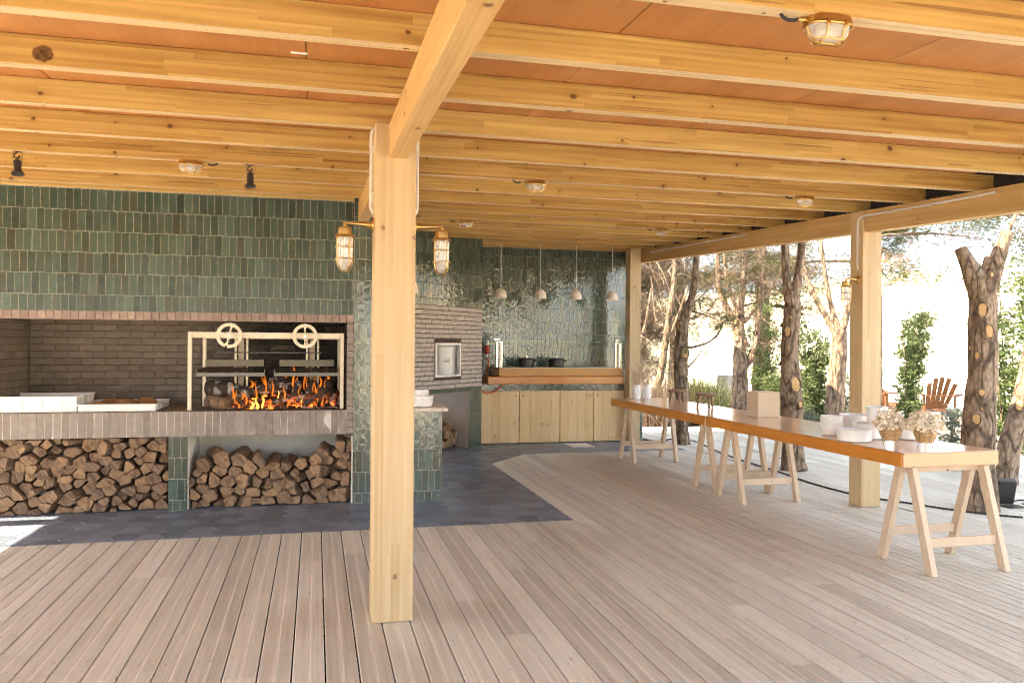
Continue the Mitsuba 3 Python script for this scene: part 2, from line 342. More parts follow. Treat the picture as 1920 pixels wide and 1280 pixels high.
pmat('red_plastic', (0.40, 0.035, 0.012), 0.3)
pmat('orange_cable', (0.55, 0.11, 0.02), 0.5)
pmat('black_rubber', (0.02, 0.02, 0.021), 0.6)
pmat('bread', lambda p, n, uv: mix((0.42, 0.24, 0.10), (0.16, 0.07, 0.025), fbm(p.x * 25, p.y * 25, p.z * 25, 3)), 0.8)
pmat('rattan', lambda p, n, uv: mix((0.56, 0.37, 0.18), (0.40, 0.24, 0.10), noise(p.x * 60, p.y * 60, p.z * 330)), 0.6)
pmat('petal', lambda p, n, uv: mix((0.66, 0.56, 0.41), (0.86, 0.82, 0.72), uv.x), 0.8)
pmat('dry_stem', lambda p, n, uv: mix((0.50, 0.38, 0.26), (0.70, 0.60, 0.48), uv.x), 0.8)
scene['lamp_glass'] = {'type': 'roughdielectric', 'alpha': 0.06, 'int_ior': 1.45} if False else {'type': 'thindielectric'}
scene['glass'] = {'type': 'thindielectric'}
pmat('ribbed_glass', (0.82, 0.82, 0.80), 0.2, spec_trans=0.0)
def leafmat(key, a, b, trans=0.5):
    scene[key] = {'type': 'principledthin', 'base_color': proc(lambda p, n, uv: mix(a, b, dr.clip(uv.x + 0.5 * (noise(p.x * 3, p.y * 3, p.z * 3) - 0.5), 0, 1))), 'roughness': 0.5, 'diff_trans': 2 * trans, 'spec_trans': 0.0}
leafmat('leaf_laurel', (0.085, 0.13, 0.055), (0.23, 0.27, 0.13))
leafmat('leaf_conifer', (0.05, 0.075, 0.03), (0.15, 0.155, 0.065))
leafmat('leaf_dead', (0.135, 0.10, 0.075), (0.30, 0.24, 0.19))
leafmat('leaf_silver', (0.15, 0.18, 0.14), (0.30, 0.33, 0.28))
leafmat('leaf_rust', (0.22, 0.13, 0.07), (0.34, 0.24, 0.15))
def f_soil(p, n, uv):
    k = fbm(p.x * 2.2, p.y * 2.2, 1.0, 4); s = noise(p.x * 22, p.y * 22)
    far = smoothstep(18, 40, dr.sqrt(p.x * p.x + p.y * p.y))
    c = mix((0.20, 0.155, 0.12), (0.36, 0.30, 0.25), dr.clip(k * 1.1 + 0.25 * (s - 0.5), 0, 1))
    g = mix((0.46, 0.43, 0.34), (0.37, 0.37, 0.26), fbm(p.x * 0.12, p.y * 0.12, 3.0, 4))
    return mix(c, g, far)
pmat('soil', f_soil, 0.95)
def f_hill(p, n, uv):
    k = fbm(p.x * 0.03, p.y * 0.03, p.z * 0.06, 4)
    band = smoothstep(0.56, 0.62, fbm(p.x * 0.004 + 2, p.y * 0.004, p.z * 0.16, 3))
    return mix(mix(mix((0.40, 0.37, 0.28), (0.29, 0.31, 0.19), k), (0.38, 0.28, 0.20), band * 0.8), (0.10, 0.13, 0.07), smoothstep(0.62, 0.70, fbm(p.x * 0.16, p.y * 0.16, p.z * 0.2, 3)) * 0.8)
pmat('hill_grass', f_hill, 0.95)
pmat('stone_grey', lambda p, n, uv: mix((0.30, 0.28, 0.25), (0.46, 0.44, 0.41), fbm(p.x * 12, p.y * 12, p.z * 12, 4)), 0.9)

# ------------------------------------------------------------------ the setting: ground, deck, tiled floor
def zb(y): return 2.61 + 0.043 * (y - 4.2)          # underside of the joists: the roof rises to the back

def ground_sheet():
    r = np.r_[0, np.geomspace(1.5, 700, 60)]; th = np.linspace(0, 2 * np.pi, 120, endpoint=False)
    R, A = np.meshgrid(r, th, indexing='ij'); x, y = R * np.cos(A) + 2, R * np.sin(A) + 6
    far = np.clip((R - 10) / 40, 0, 1)
    P = np.stack([x, y, np.zeros_like(x)], -1)
    z = -0.12 + 0.10 * (meshkit.fbm(P * 0.35, 4, 3) - 0.5) * np.clip((R - 6) / 6, 0, 1) + 0.6 * far * (meshkit.fbm(P * 0.05, 3, 5) - 0.5)
    v = np.stack([x, y, z], -1).reshape(-1, 3); n = len(th); f = []
    for i in range(len(r) - 1):
        a = i * n + np.arange(n); b = i * n + (np.arange(n) + 1) % n
        f.append(np.c_[a, a + n, b + n]); f.append(np.c_[a, b + n, b])
    return v, np.vstack(f)
put('ground', ground_sheet(), 'soil', smooth=True); tag('ground', 'pale dry earth and grass around the deck', kind='structure')

def hill_sheet():
    u, w = np.meshgrid(np.linspace(-180, 180, 300), np.linspace(0, 1, 40), indexing='ij')      # bearing from the y axis, and outwards
    d = 46 + w * 190; b = np.radians(u); x, y = d * np.sin(b), d * np.cos(b)
    P = np.stack([x, y, np.zeros_like(x)], -1)
    side = 0.35 + 0.65 * np.clip((u - 5) / 35, 0, 1) * np.clip((150 - u) / 40, 0, 1)
    z = -0.9 + (22 * side * np.clip(w, 0, 1) ** 0.9 + 3.5 * w * (meshkit.fbm(P * 0.018, 4, 9) - 0.5) * 2)
    v = np.stack([x, y, z], -1).reshape(-1, 3); n = 40
    i = np.arange(299 * 40).reshape(299, 40)[:, :-1].ravel()
    return v, np.vstack([np.c_[i, i + n + 1, i + n], np.c_[i, i + 1, i + n + 1]])
put('hillside', hill_sheet(), 'hill_grass', smooth=True); tag('hillside', 'bright dry grass hillside rising beyond the trees', kind='structure')

# deck: grooved boards that run away from the camera
tag('deck', 'weathered grey tan timber deck of grooved boards', kind='structure')
BP, BW = 0.1465, 0.1390
def board_mesh(x0, y0, y1, slant=0.0):
    w, t = BW, 0.027
    pr = [(-w / 2, -t), (-w / 2, -0.004), (-w / 2 + 0.004, 0), (-0.0085, 0), (-0.0045, -0.0028), (0.0045, -0.0028), (0.0085, 0), (w / 2 - 0.004, 0), (w / 2, -0.004), (w / 2, -t)]
    p = np.array(pr); n = len(p); dz = rng.uniform(-0.0008, 0.0008)
    a = np.c_[p[:, 0] + x0, np.full(n, y0) + slant * p[:, 0], p[:, 1] + dz]; b = np.c_[p[:, 0] + x0, np.full(n, y1), p[:, 1] + dz]
    f = [[k, k + 1, k + 1 + n, k + n] for k in range(n - 1)]
    f = np.array(f); f = np.vstack([f[:, [0, 1, 2]], f[:, [0, 2, 3]]])
    e = [[0, k + 1, k] for k in range(1, n - 1)] + [[n, n + k, n + k + 1] for k in range(1, n - 1)]
    return np.vstack([a, b]), np.vstack([f, e])
def deck_runs(x):
    if x < 2.105: return [(-1.8, 6.355, 0)]
    s = 0.0
    if x < 2.70: return [(-1.8, 9.55 + (x - 2.13) * 1.1, 1.1)] if False else [(-1.8, 6.355, 0), (6.355, min(10.293, 9.547 + (x - 2.10) * 1.2417), 1.12)]
    if x < 5.08: return [(-1.8, 10.30, 0)]
    return [(-1.8, 13.3, 0)] if x < 7.6 else [(-1.8, 9.5, 0)]
tones = rng.random(400)
ib = 0
for k in range(-44, 58):
    x = 2.105 + BP * (k + 0.5)
    for (a, b, sl) in ([(-1.8, 6.355, 0)] if x < 2.105 else [r if r[2] == 0 else r for r in ([(-1.8, min(10.293, 9.547 + (x - 2.10) * 1.2417), 1)] if x < 2.72 else deck_runs(x))]):
        cuts = [a]; y = a + rng.uniform(0.6, 3.6)
        while y < b - 0.5: cuts.append(y); y += rng.uniform(2.4, 4.2)
        cuts.append(b)
        for j, (c, d) in enumerate(zip(cuts[:-1], cuts[1:])):
            m = board_mesh(x, c + 0.0012, d - 0.0012)
            if sl and d == b:
                v = m[0]; q = np.arange(len(v)) >= len(v) // 2; v[q, 1] = 9.547 + (v[q, 0] - 2.10) * 1.2417; v[q & (v[:, 1] > 10.293), 1] = 10.293
            put('board', m, 'deck_wood', 'deck', uv=(rng.random(), np.clip(rng.normal(0.5, 0.27), 0, 1)))
put('subframe', MB().box((-3, -1.8, -0.10), (9, 6.3, -0.05)), 'black_rubber', 'deck')  # solid black sheet that paints in the shade under the board gaps

# dark hexagonal tiles
from shapely.geometry import Polygon, box as sbox
tag('tile_floor', 'dark charcoal hexagonal cement tiles in front of the fireplace and kitchen', kind='structure')
FLOOR = Polygon([(-3.6, 6.36), (2.10, 6.36), (2.10, 9.55), (2.70, 10.295), (5.075, 10.305), (5.075, 11.40), (4.9, 11.42), (4.9, 12.0), (2.2, 12.0), (2.2, 11.15), (0.6, 9.55), (0.35, 7.42), (-3.6, 7.42)])
NICHEF = Polygon([(-3.6, 7.40), (0.33, 7.40), (0.33, 8.15), (-3.6, 8.15)])
fl = FLOOR.union(NICHEF).union(Polygon([(0.62, 9.6), (2.2, 11.18), (1.4, 12.0), (-0.2, 10.4)]))
FLT = fl.buffer(0.01).buffer(-0.011)
fl = fl.buffer(0.01).buffer(-0.0135)
g = trimesh.util.concatenate([trimesh.creation.extrude_polygon(q, 0.05, engine='earcut') for q in getattr(fl, 'geoms', [fl])])
g.apply_translation((0, 0, -0.0525)); put('grout', g, 'grout_floor', 'tile_floor')
hexes = []
S = 0.1155                                                                                         # side; points along x
for i in range(-25, 32):
    for j in range(0, 36):
        cx, cy = 0.02 + i * 1.5 * S, 6.31 + (j + 0.5 * (i % 2)) * S * math.sqrt(3)
        h = Polygon([(cx + (S - 0.0027) * math.cos(math.radians(60 * k)), cy + (S - 0.0027) * math.sin(math.radians(60 * k))) for k in range(6)])
        q = h.intersection(FLT)
        if cx > -2.9: hexes += [(np.hypot(cx, cy), g_) for g_ in getattr(q, 'geoms', [q]) if g_.geom_type == 'Polygon' and g_.area > 5e-5]
hexes.sort(key=lambda t: t[0])
rest = MB()
for k, (d, q) in enumerate(hexes):
    top = np.array(q.exterior.coords)[:-1]
    if q.exterior.is_ccw is False: top = top[::-1]
    c = top.mean(0); n = len(top); ins = c + (top - c) * (1 - 0.0012 / 0.11); z = rng.uniform(-0.0008, 0.0006); tl = rng.normal(0, 0.0022, 2)
    zt = z + (ins - c) @ tl
    v = np.vstack([np.c_[top, np.full(n, -0.006)], np.c_[top, zt - 0.0012], np.c_[ins, zt], [[c[0], c[1], z]]]); f = []
    for r in range(2):
        for m in range(n):
            a, b = r * n + m, r * n + (m + 1) % n; f += [[a, b, b + n], [a, b + n, a + n]]
    f += [[3 * n, 2 * n + m, 2 * n + (m + 1) % n] for m in range(n)]
    if k < 300: put('tile', (v, f), 'hex_cement', 'tile_floor')
    else: rest.add(v, f, rng.random(2))
tag(put('far_tile', rest, 'hex_cement', 'tile_floor'), kind='stuff')

# ------------------------------------------------------------------ tiles and bricks on walls
def wall_pieces(o, u, n, rects, thick, cham, tilt=0.0, gapn=0.0, seed=0):
    """one mesh per rectangle (a0, a1, z0, z1) on the plane through o along u with outward normal n"""
    r = np.random.default_rng(seed); o, u, n = (np.asarray(q, float) for q in (o, u, n)); up = np.array([0, 0, 1.0]); out = []
    for a0, a1, z0, z1 in rects:
        c = min(cham, 0.4 * min(a1 - a0, z1 - z0))
        if c <= 0: continue
        base = [(a0, z0), (a1, z0), (a1, z1), (a0, z1)]; ins = [(a0 + c, z0 + c), (a1 - c, z0 + c), (a1 - c, z1 - c), (a0 + c, z1 - c)]
        m = ((a0 + a1) / 2, (z0 + z1) / 2); t = r.normal(0, tilt, 2) if tilt else (0, 0); d = r.normal(0, gapn) if gapn else 0
        P = [(*q, 0.0) for q in base] + [(*q, thick - c + d + t[0] * (q[0] - m[0]) + t[1] * (q[1] - m[1])) for q in base] + [(*q, thick + d + t[0] * (q[0] - m[0]) + t[1] * (q[1] - m[1])) for q in ins]
        v = np.array([o + u * a + up * z + n * h for a, z, h in P]); f = []
        for s in (0, 4):
            for k in range(4):
                a, b = s + k, s + (k + 1) % 4; f += [[a, b, b + 4], [a, b + 4, a + 4]]
        f += [[8, 9, 10], [8, 10, 11]]
        f = np.array(f)
        if np.dot(np.cross(u, up), n) < 0: f = f[:, ::-1]
        out.append((v, f, (a1 - a0) * (z1 - z0)))
    return out
def grid(a0, a1, zs, pitch, gap, stagger=None, seed=0, jit=0.0):
    r = np.random.default_rng(seed); out = []
    for k, (z0, z1) in enumerate(zip(zs[:-1], zs[1:])):
        off = (stagger[k % len(stagger)] if stagger is not None else r.random()) * pitch
        e = [a0]; a = a0 + off if off > 0.15 * pitch else a0 + off + pitch
        while a < a1 - 0.12 * pitch: e.append(a + (r.normal(0, jit) if jit else 0)); a += pitch
        e.append(a1)
        out += [(x0 + gap / 2, x1 - gap / 2, z0 + gap / 2, z1 - gap / 2) for x0, x1 in zip(e[:-1], e[1:])]
    return out
def rows(z0, z1, start, pitch):
    z = start
    while z - pitch > z0 - 1e-6: z -= pitch
    while z <= z0 + 0.012: z += pitch
    out = [z0]
    while z < z1 - 0.012: out.append(z); z += pitch
    return out + [z1]
def lay(parent, name, pieces, bsdf, each=True, warm=0.0, smooth=False):
    mb = MB()
    for v, f, area in pieces:
        uv = (np.clip(rng.normal(0.5, 0.28), 0, 1), np.clip(rng.random() * (1 - warm) + warm * rng.random(), 0, 1))
        if each: put(name, (v, f), bsdf, parent, uv=uv)
        else: mb.add(v, f, uv)
    if not each: tag(put(name, mb, bsdf, parent), kind='stuff')

# ------------------------------------------------------------------ the fireplace
FX0, FX1, FY = -3.6, 0.333, 7.4
F = thing('fireplace', 'long green tiled barbecue fireplace with a brick hearth and a raised iron grill fire', 'fireplace')
V3 = np.array
hood = put('hood', MB().box((FX0, FY + 0.0035, 1.668), (FX1, 8.35, 2.86)), 'grout', F)
hz = rows(1.712, 2.86, 1.849, 0.178)
lay(hood, 'tile', wall_pieces((0, FY + 0.012, 0), (1, 0, 0), (0, -1, 0), grid(-2.66, FX1, hz, 0.0622, 0.0028, stagger=[0.35, 0.85], jit=0.0006), 0.011, 0.0012, 0.004, 0.0004), 'tile_glaze', warm=0.2)
lin = put('lintel', MB().box((FX0, FY - 0.001, 1.648), (FX1 - 0.001, FY + 0.13, 1.7105)), 'mortar_dark', F)
lay(lin, 'brick', wall_pieces((0, FY + 0.006, 0), (1, 0, 0), (0, -1, 0), grid(-2.66, FX1, [1.646, 1.7115], 0.063, 0.004, stagger=[0.5], jit=0.001), 0.012, 0.002, 0.004, 0.001), 'brick_pink')
lay(lin, 'brick', [(np.c_[p[:, 0], FY - 0.004 + (p[:, 2] - 1.0), 1.648 - (FY + 0.006 - p[:, 1])], f[:, ::-1], a) for p, f, a in wall_pieces((0, FY + 0.006, 0), (1, 0, 0), (0, -1, 0), grid(-2.56, 0.27, [1.0, 1.13], 0.063, 0.004, stagger=[0.5]), 0.006, 0.002)], 'brick_pink', each=False)
jam = put('jamb', MB().box((0.278, FY - 0.001, 0.62), (FX1 - 0.001, 8.2, 1.6475)), 'mortar_dark', F)
lay(jam, 'brick', wall_pieces((0, FY + 0.006, 0), (1, 0, 0), (0, -1, 0), grid(0.274, FX1, rows(0.638, 1.6455, 0.638, 0.0622), 0.5, 0.004), 0.012, 0.002, 0.004, 0.001), 'brick_grey')
hearth = put('hearth', MB().box((FX0, FY - 0.0035, 0.641), (0.277, 8.2, 0.853)), 'mortar_pale', F)
lay(hearth, 'brick', wall_pieces((0, FY + 0.006, 0), (1, 0, 0), (0, -1, 0), grid(-2.70, 0.273, [0.638, 0.856], 0.0628, 0.0042, stagger=[0.2], jit=0.0015), 0.012, 0.002, 0.004, 0.001, seed=4), 'brick_grey')
hb = []
for r in range(7):
    for c in range(14):
        x0 = -2.6 + c * 0.215 + (0.107 if r % 2 else 0); hb.append((x0, min(x0 + 0.211, 0.27), FY + 0.008 + r * 0.112, FY + 0.116 + r * 0.112))
top = MB()
for x0, x1, y0, y1 in hb:
    if x1 > x0 + 0.02: top.box((x0, y0, 0.845), (x1, y1, 0.857 + rng.uniform(-0.001, 0.001)), 0.002, rng.random(2))
tag(put('top_brick', top, 'brick_sooty', hearth), kind='stuff')
back = put('back_wall', MB().box((-2.75, 8.197, 0.855), (0.4, 8.34, 1.75)).box((-2.75, FY + 0.15, 1.745), (0.4, 8.3, 1.80)).box((0.2765, FY + 0.14, 0.856), (0.2775, 8.2, 1.646)), 'mortar_dark', F)
bz = rows(0.857, 1.742, 0.857, 0.0632)
lay(back, 'brick', wall_pieces((0, 8.205, 0), (1, 0, 0), (0, -1, 0), grid(-2.555, 0.276, bz, 0.213, 0.006, stagger=[0.0, 0.5], jit=0.004), 0.012, 0.003, 0.004, 0.0015, seed=5), 'brick_sooty')
side = put('side_wall', MB().box((-3.6, FY + 0.014, 0.857), (-2.5605, 8.2, 1.646)), 'mortar_dark', F)
lay(side, 'brick', wall_pieces((-2.567, 0, 0), (0, 1, 0), (1, 0, 0), grid(FY + 0.016, 8.19, rows(0.858, 1.644, 0.857, 0.0632), 0.213, 0.005, stagger=[0.5, 0.0]), 0.010, 0.003, 0.004, 0.001), 'brick_sooty')
side2 = wall_pieces((0.2765, 0, 0), (0, 1, 0), (-1, 0, 0), grid(FY + 0.15, 8.19, bz[:-1], 0.213, 0.005, stagger=[0.5, 0.0]), 0.008, 0.003, 0.004, 0.001)
lay(back, 'side_brick', side2, 'brick_sooty', each=False)
# wood stores below the hearth, the green column between them and the plastered insides
store = put('wood_store', MB().box((FX0, 8.15, 0), (FX1, 8.30, 0.64)).box((-1.073, FY + 0.05, 0.001), (-1.068, 8.15, 0.640)).box((0.326, FY + 0.02, 0.001), (0.3325, 8.15, 0.620)), 'plaster', F)
col = put('column', MB().box((-1.222, FY + 0.0035, 0), (-1.0735, 8.15, 0.6395)), 'grout', F)
lay(col, 'tile', wall_pieces((0, FY + 0.012, 0), (1, 0, 0), (0, -1, 0), grid(-1.226, -1.070, rows(0.0, 0.639, 0.09, 0.183), 0.0635, 0.003, stagger=[0.55, 0.15, 0.75]), 0.011, 0.0012, 0.006), 'tile_glaze')
pil = put('pillar', MB().box((FX1 + 0.001, FY + 0.0035, 0), (0.8022, 8.30, 2.86)).box((0.8025, FY + 0.0035, 0), (1.1502, 9.2, 0.832)), 'grout', F)
pz = rows(0.0, 2.86, 0.0925, 0.1935)
g1 = [q for q in grid(FX1 + 0.002, 1.150, [z for z in pz if z < 0.8] + [0.832], 0.0637, 0.003, jit=0.0006, seed=8)]
g2 = [q for q in grid(FX1 + 0.002, 0.80, [0.864] + [z for z in pz if z > 0.9], 0.0637, 0.003, jit=0.0006, seed=9)] + [q for q in grid(FX1 + 0.002, 0.801, [0.832, 0.864], 0.0637, 0.003)]
lay(pil, 'tile', wall_pieces((0, FY + 0.012, 0), (1, 0, 0), (0, -1, 0), g1 + g2, 0.011, 0.0012, 0.006), 'tile_gloss')
lay(pil, 'side_tile', wall_pieces((1.148, 0, 0), (0, 1, 0), (1, 0, 0), grid(FY + 0.004, 9.2, [z for z in pz if z < 0.8] + [0.832], 0.0637, 0.003), 0.005, 0.0012, 0.006) + wall_pieces((0.80, 0, 0), (0, 1, 0), (1, 0, 0), grid(FY + 0.004, 8.3, [z for z in pz if z > 0.85], 0.0637, 0.003), 0.005, 0.0012, 0.006), 'tile_gloss', each=False)
put('counter', MB().box((0.806, FY - 0.075, 0.8335), (1.195, 8.28, 0.866), 0.003), 'stone_slab', F)

# ------------------------------------------------------------------ pizza oven in the wall that turns at 45 degrees
O = thing('pizza_oven', 'pale grey brick pizza oven set in a glossy green tiled corner wall', 'oven')
OU, ON, OP = V3([math.sqrt(.5), math.sqrt(.5), 0]), V3([math.sqrt(.5), -math.sqrt(.5), 0]), V3([2.15, 11.10, 0])
def orot(m):                                            # a mesh in wall coordinates (s, depth behind the face, z) to the world
    v, f = (m.get() if isinstance(m, MB) else m)[:2]
    return v[:, :1] * OU - v[:, 1:2] * ON + np.c_[np.zeros((len(v), 2)), v[:, 2]] + OP, f[:, ::-1] if False else f
def oput(name, m, b, parent, **k): return put(name, orot(m), b, parent, **k)
S0, S1, M0, M1, Z0, Z1 = -2.3, 0.243, -0.878, -0.293, 1.012, 1.468
face = oput('wall', MB().box((S0, 0.0035, 0.80), (M0 - 0.01, 0.05, 3.0)).box((M1 + 0.01, 0.0035, 0.80), (S1, 0.05, 3.0)).box((M0 - 0.01, 0.0036, 0.80), (M1 + 0.01, 0.05, Z0 - 0.01)).box((M0 - 0.01, 0.0036, Z1 + 0.01), (M1 + 0.01, 0.05, 3.0)), 'mortar_dark', O)
br = []
for q in grid(S0, S1, rows(0.850, 1.962, 0.850, 0.0618), 0.2105, 0.0095, stagger=[0.0, 0.5, 0.2, 0.7, 0.35], jit=0.003, seed=11):
    a0, a1, z0, z1 = q
    if z1 > Z0 - 0.02 and z0 < Z1 + 0.02 and a1 > M0 - 0.02 and a0 < M1 + 0.02:
        parts = [(a0, M0 - 0.022, z0, z1)] if a0 < M0 - 0.03 else []
        if a1 > M1 + 0.03: parts.append((M1 + 0.022, a1, z0, z1))
        br += [p for p in parts if p[1] - p[0] > 0.015]
    else: br.append(q)
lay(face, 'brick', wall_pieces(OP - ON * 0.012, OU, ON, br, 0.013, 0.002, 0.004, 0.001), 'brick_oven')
oz = rows(1.962, 3.0, 1.962 + 0.095, 0.1905)
lay(face, 'tile', wall_pieces(OP - ON * 0.012, OU, ON, grid(S0, S1, oz, 0.0637, 0.003, jit=0.0006, seed=12), 0.012, 0.0012, 0.010, 0.0005), 'tile_gloss', each=False)
base = oput('base', MB().box((-0.042, 0.0045, 0), (S1 - 0.001, 0.5, 0.7995)).box((-0.052, 0.06, 0.0), (-0.0425, 1.2, 0.7995)).box((S0, 1.12, 0), (-0.06, 1.25, 0.799)).box((S0 - 0.1, 0.01, 0), (-1.95, 1.12, 0.7995)), 'plaster_grey', O)
lay(base, 'tile', wall_pieces(OP - ON * 0.012, OU, ON, grid(-0.045, S1, rows(0, 0.80, 0.09, 0.19), 0.0637, 0.003, seed=13) + grid(S0, S1, [0.800, 0.847], 0.0637, 0.003), 0.011, 0.0012, 0.008), 'tile_gloss', each=False)
# right-hand end of that wall, back towards the kitchen wall
put('return_wall', MB().box((2.20, 11.285, 0.0), (2.32, 12.0, 3.0)), 'grout', O)
lay(O, 'return_tile', wall_pieces((2.32, 0, 0), (0, 1, 0), (1, 0, 0), grid(11.29, 11.995, rows(0, 3.0, 0.09, 0.2), 0.0637, 0.003), 0.006, 0.0012, 0.006), 'tile_gloss', each=False)
fr = MB(); w = 0.028
for lo, hi in (((M0, -0.012, Z0), (M0 + w, 0.045, Z1)), ((M1 - w, -0.012, Z0), (M1, 0.045, Z1)), ((M0 + w, -0.012, Z0), (M1 - w, 0.045, Z0 + w)), ((M0 + w, -0.012, Z1 - w), (M1 - w, 0.045, Z1))): fr.box(lo, hi, 0.003)
mouth = oput('mouth_frame', fr, 'enamel', O)
CA, CB, CD = M0 - 0.04, 0.20, 0.72
chamber = oput('chamber', MB().box((CA, 0.051, Z0 - 0.03), (CA + 0.015, CD, Z1 + 0.03)).box((CB - 0.015, 0.051, Z0 - 0.03), (CB, CD, Z1 + 0.03)).box((CA, 0.051, Z0 - 0.05), (CB, CD, Z0 - 0.03)).box((CA, 0.051, Z1 + 0.03), (CB, CD, Z1 + 0.05)).box((CA, CD, Z0 - 0.05), (CB, CD + 0.02, Z1 + 0.05)), 'beige_metal', O)
dm = lathe([(0, 0.0), (0.225, 0), (0.225, 0.40), (0.218, 0.445), (0.195, 0.475), (0.0, 0.50)], 48, (-0.335, 0.305, Z0 - 0.028))
dome = oput('dome', dm, 'enamel', O, smooth=40)
oput('hinge', MB().box((-0.60, 0.070, Z0 + 0.20), (-0.41, 0.078, Z0 + 0.215), 0.003).box((-0.44, 0.066, Z0 + 0.185), (-0.415, 0.079, Z0 + 0.255), 0.004), 'chrome', O)

# ------------------------------------------------------------------ kitchen wall, cabinet and counter
K = thing('kitchen_wall', 'tall glossy green tiled wall behind the cooking counter and pendant lamps', 'wall')
kb = put('backing', MB().box((2.18, 12.0035, 0), (4.83, 12.2, 3.05)), 'grout', K)
lay(K, 'tile', wall_pieces((0, 12.012, 0), (1, 0, 0), (0, -1, 0), grid(2.32, 4.832, rows(0, 3.05, 0.02, 0.1995), 0.0637, 0.003, jit=0.0006, seed=21), 0.012, 0.0012, 0.010, 0.0005), 'tile_gloss', each=False)
C = thing('kitchen_counter', 'knotty pine kitchen cabinet with thick timber worktop beams and a green tiled plinth', 'counter')
carc = put('carcass', MB().box((2.345, 11.4265, 0.005), (4.556, 12.0, 0.774)), 'black_rubber', C)
for i, (a, b) in enumerate([(2.338, 2.915), (2.918, 3.540), (3.543, 4.068), (4.071, 4.556)]):
    door = put('door', MB().box((a + 0.003, 11.418, 0.012), (b - 0.003, 11.426, 0.770)), 'wood_cabinet', C)
    ws = rng.uniform(0.85, 1.15, max(4, int((b - a) / 0.125))); e = a + 0.003 + np.r_[0, np.cumsum(ws / ws.sum())] * (b - a - 0.006)
    for p, q in zip(e[:-1], e[1:]):
        pl = MB().box((p + 0.0008, 11.400 + rng.uniform(-.0008, .0008), 0.010), (q - 0.0008, 11.4178, 0.772), 0.0022)
        put('plank', pl, 'wood_cabinet', door)
    hx = b - 0.055 if i in (0, 2) else a + 0.055
    put('finger_hole', lathe([(0, 0), (0.012, 0), (0.012, 0.003), (0, 0.0031)], 14, (hx, 11.3995, 0.70), axis=(0, -1, 0)), 'black_rubber', door)
pier = put('tiled_plinth', MB().box((2.335, 11.4240, 0.7765), (4.572, 12.0, 0.869)).box((4.573, 11.3940, 0), (4.8605, 12.0, 0.79)), 'grout', C)
lay(pier, 'tile', wall_pieces((0, 11.432, 0), (1, 0, 0), (0, -1, 0), grid(2.335, 4.572, [0.7765, 0.869], 0.0637, 0.003), 0.011, 0.0012, 0.01) + wall_pieces((0, 11.402, 0), (1, 0, 0), (0, -1, 0), grid(4.573, 4.855, rows(0, 0.79, 0.1, 0.19), 0.0637, 0.003), 0.011, 0.0012, 0.01) + wall_pieces((4.855, 0, 0), (0, 1, 0), (1, 0, 0), grid(11.40, 12.0, rows(0, 0.79, 0.1, 0.19), 0.0637, 0.003), 0.008, 0.0012, 0.01), 'tile_gloss', each=False)
put('lower_beam', MB().box((2.43, 11.345, 0.872), (4.53, 11.98, 0.984), 0.006), 'wood_orange', C)
put('upper_beam', MB().box((2.60, 11.385, 0.9865), (4.53, 11.97, 1.105), 0.005), 'wood_shelf', C)
put('worktop', MB().box((2.602, 11.380, 1.1065), (4.528, 11.97, 1.118), 0.002), 'steel_frame', C)
_T = 'first second third fourth fifth sixth seventh eighth ninth tenth eleventh twelfth thirteenth fourteenth fifteenth sixteenth seventeenth eighteenth nineteenth'.split()
ORD = _T + ['twentieth'] + ['twenty-' + w for w in _T[:9]] + ['thirtieth'] + ['thirty-' + w for w in _T[:9]]

# ------------------------------------------------------------------ the pavilion: posts, beams, joists, plywood roof
P = thing('pavilion', 'open timber pavilion of pine posts and beams under closely spaced joists and orange plywood', 'pavilion')
RX0, RX1, RY0, RY1 = -4.45, 5.38, 0.35, 12.5
def sloped(x0, x1, y0, y1, za, zb_, c=0.003):            # a box whose top and bottom follow the roof
    v, f = bbox((x0, y0, za), (x1, y1, zb_), c); v = v.copy(); v[:, 2] += 0.043 * (v[:, 1] - 4.2); return v, f
put('post', MB().box((0.295, 4.212, 0.002), (0.507, 4.424, 2.612), 0.005), 'wood_post', P)
put('post', MB().box((4.822, 6.300, 0.002), (5.022, 6.478, 2.698), 0.005), 'wood_post', P)
put('post', MB().box((4.560, 11.20, 0.002), (4.735, 11.38, 2.905), 0.004), 'wood_post', P)
for x, y in ((-4.25, 4.3), (-4.25, 0.75), (4.92, 0.75), (-4.25, 7.2)): put('post', MB().box((x - .1, y - .1, 0.002), (x + .1, y + .1, zb(y) - 0.004), 0.005), 'wood_post', P)
put('beam', sloped(0.366, 0.461, RY0, 7.402, 2.427, 2.608), 'wood_beam', P)
put('beam', sloped(4.845, 4.965, RY0, 6.39, 2.412, 2.608), 'wood_beam', P)
put('beam', sloped(4.845, 4.965, 6.392, 12.3, 2.412, 2.608), 'wood_beam', P)
put('beam', sloped(-4.31, -4.19, RY0, 9.0, 2.412, 2.608), 'wood_beam', P)
for k in range(-4, 14):
    y1 = 3.02 + 0.695 * k
    if k == 13: y1 = 11.995
    z0, z1 = 2.6105, 2.7325
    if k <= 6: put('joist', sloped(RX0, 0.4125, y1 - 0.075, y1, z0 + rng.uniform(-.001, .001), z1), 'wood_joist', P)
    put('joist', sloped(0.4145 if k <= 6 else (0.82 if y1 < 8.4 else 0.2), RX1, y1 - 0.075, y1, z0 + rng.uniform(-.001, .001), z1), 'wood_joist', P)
put('joist', sloped(RX0, 0.330, 7.325, 7.396, 2.603, 2.7325), 'wood_joist', P)
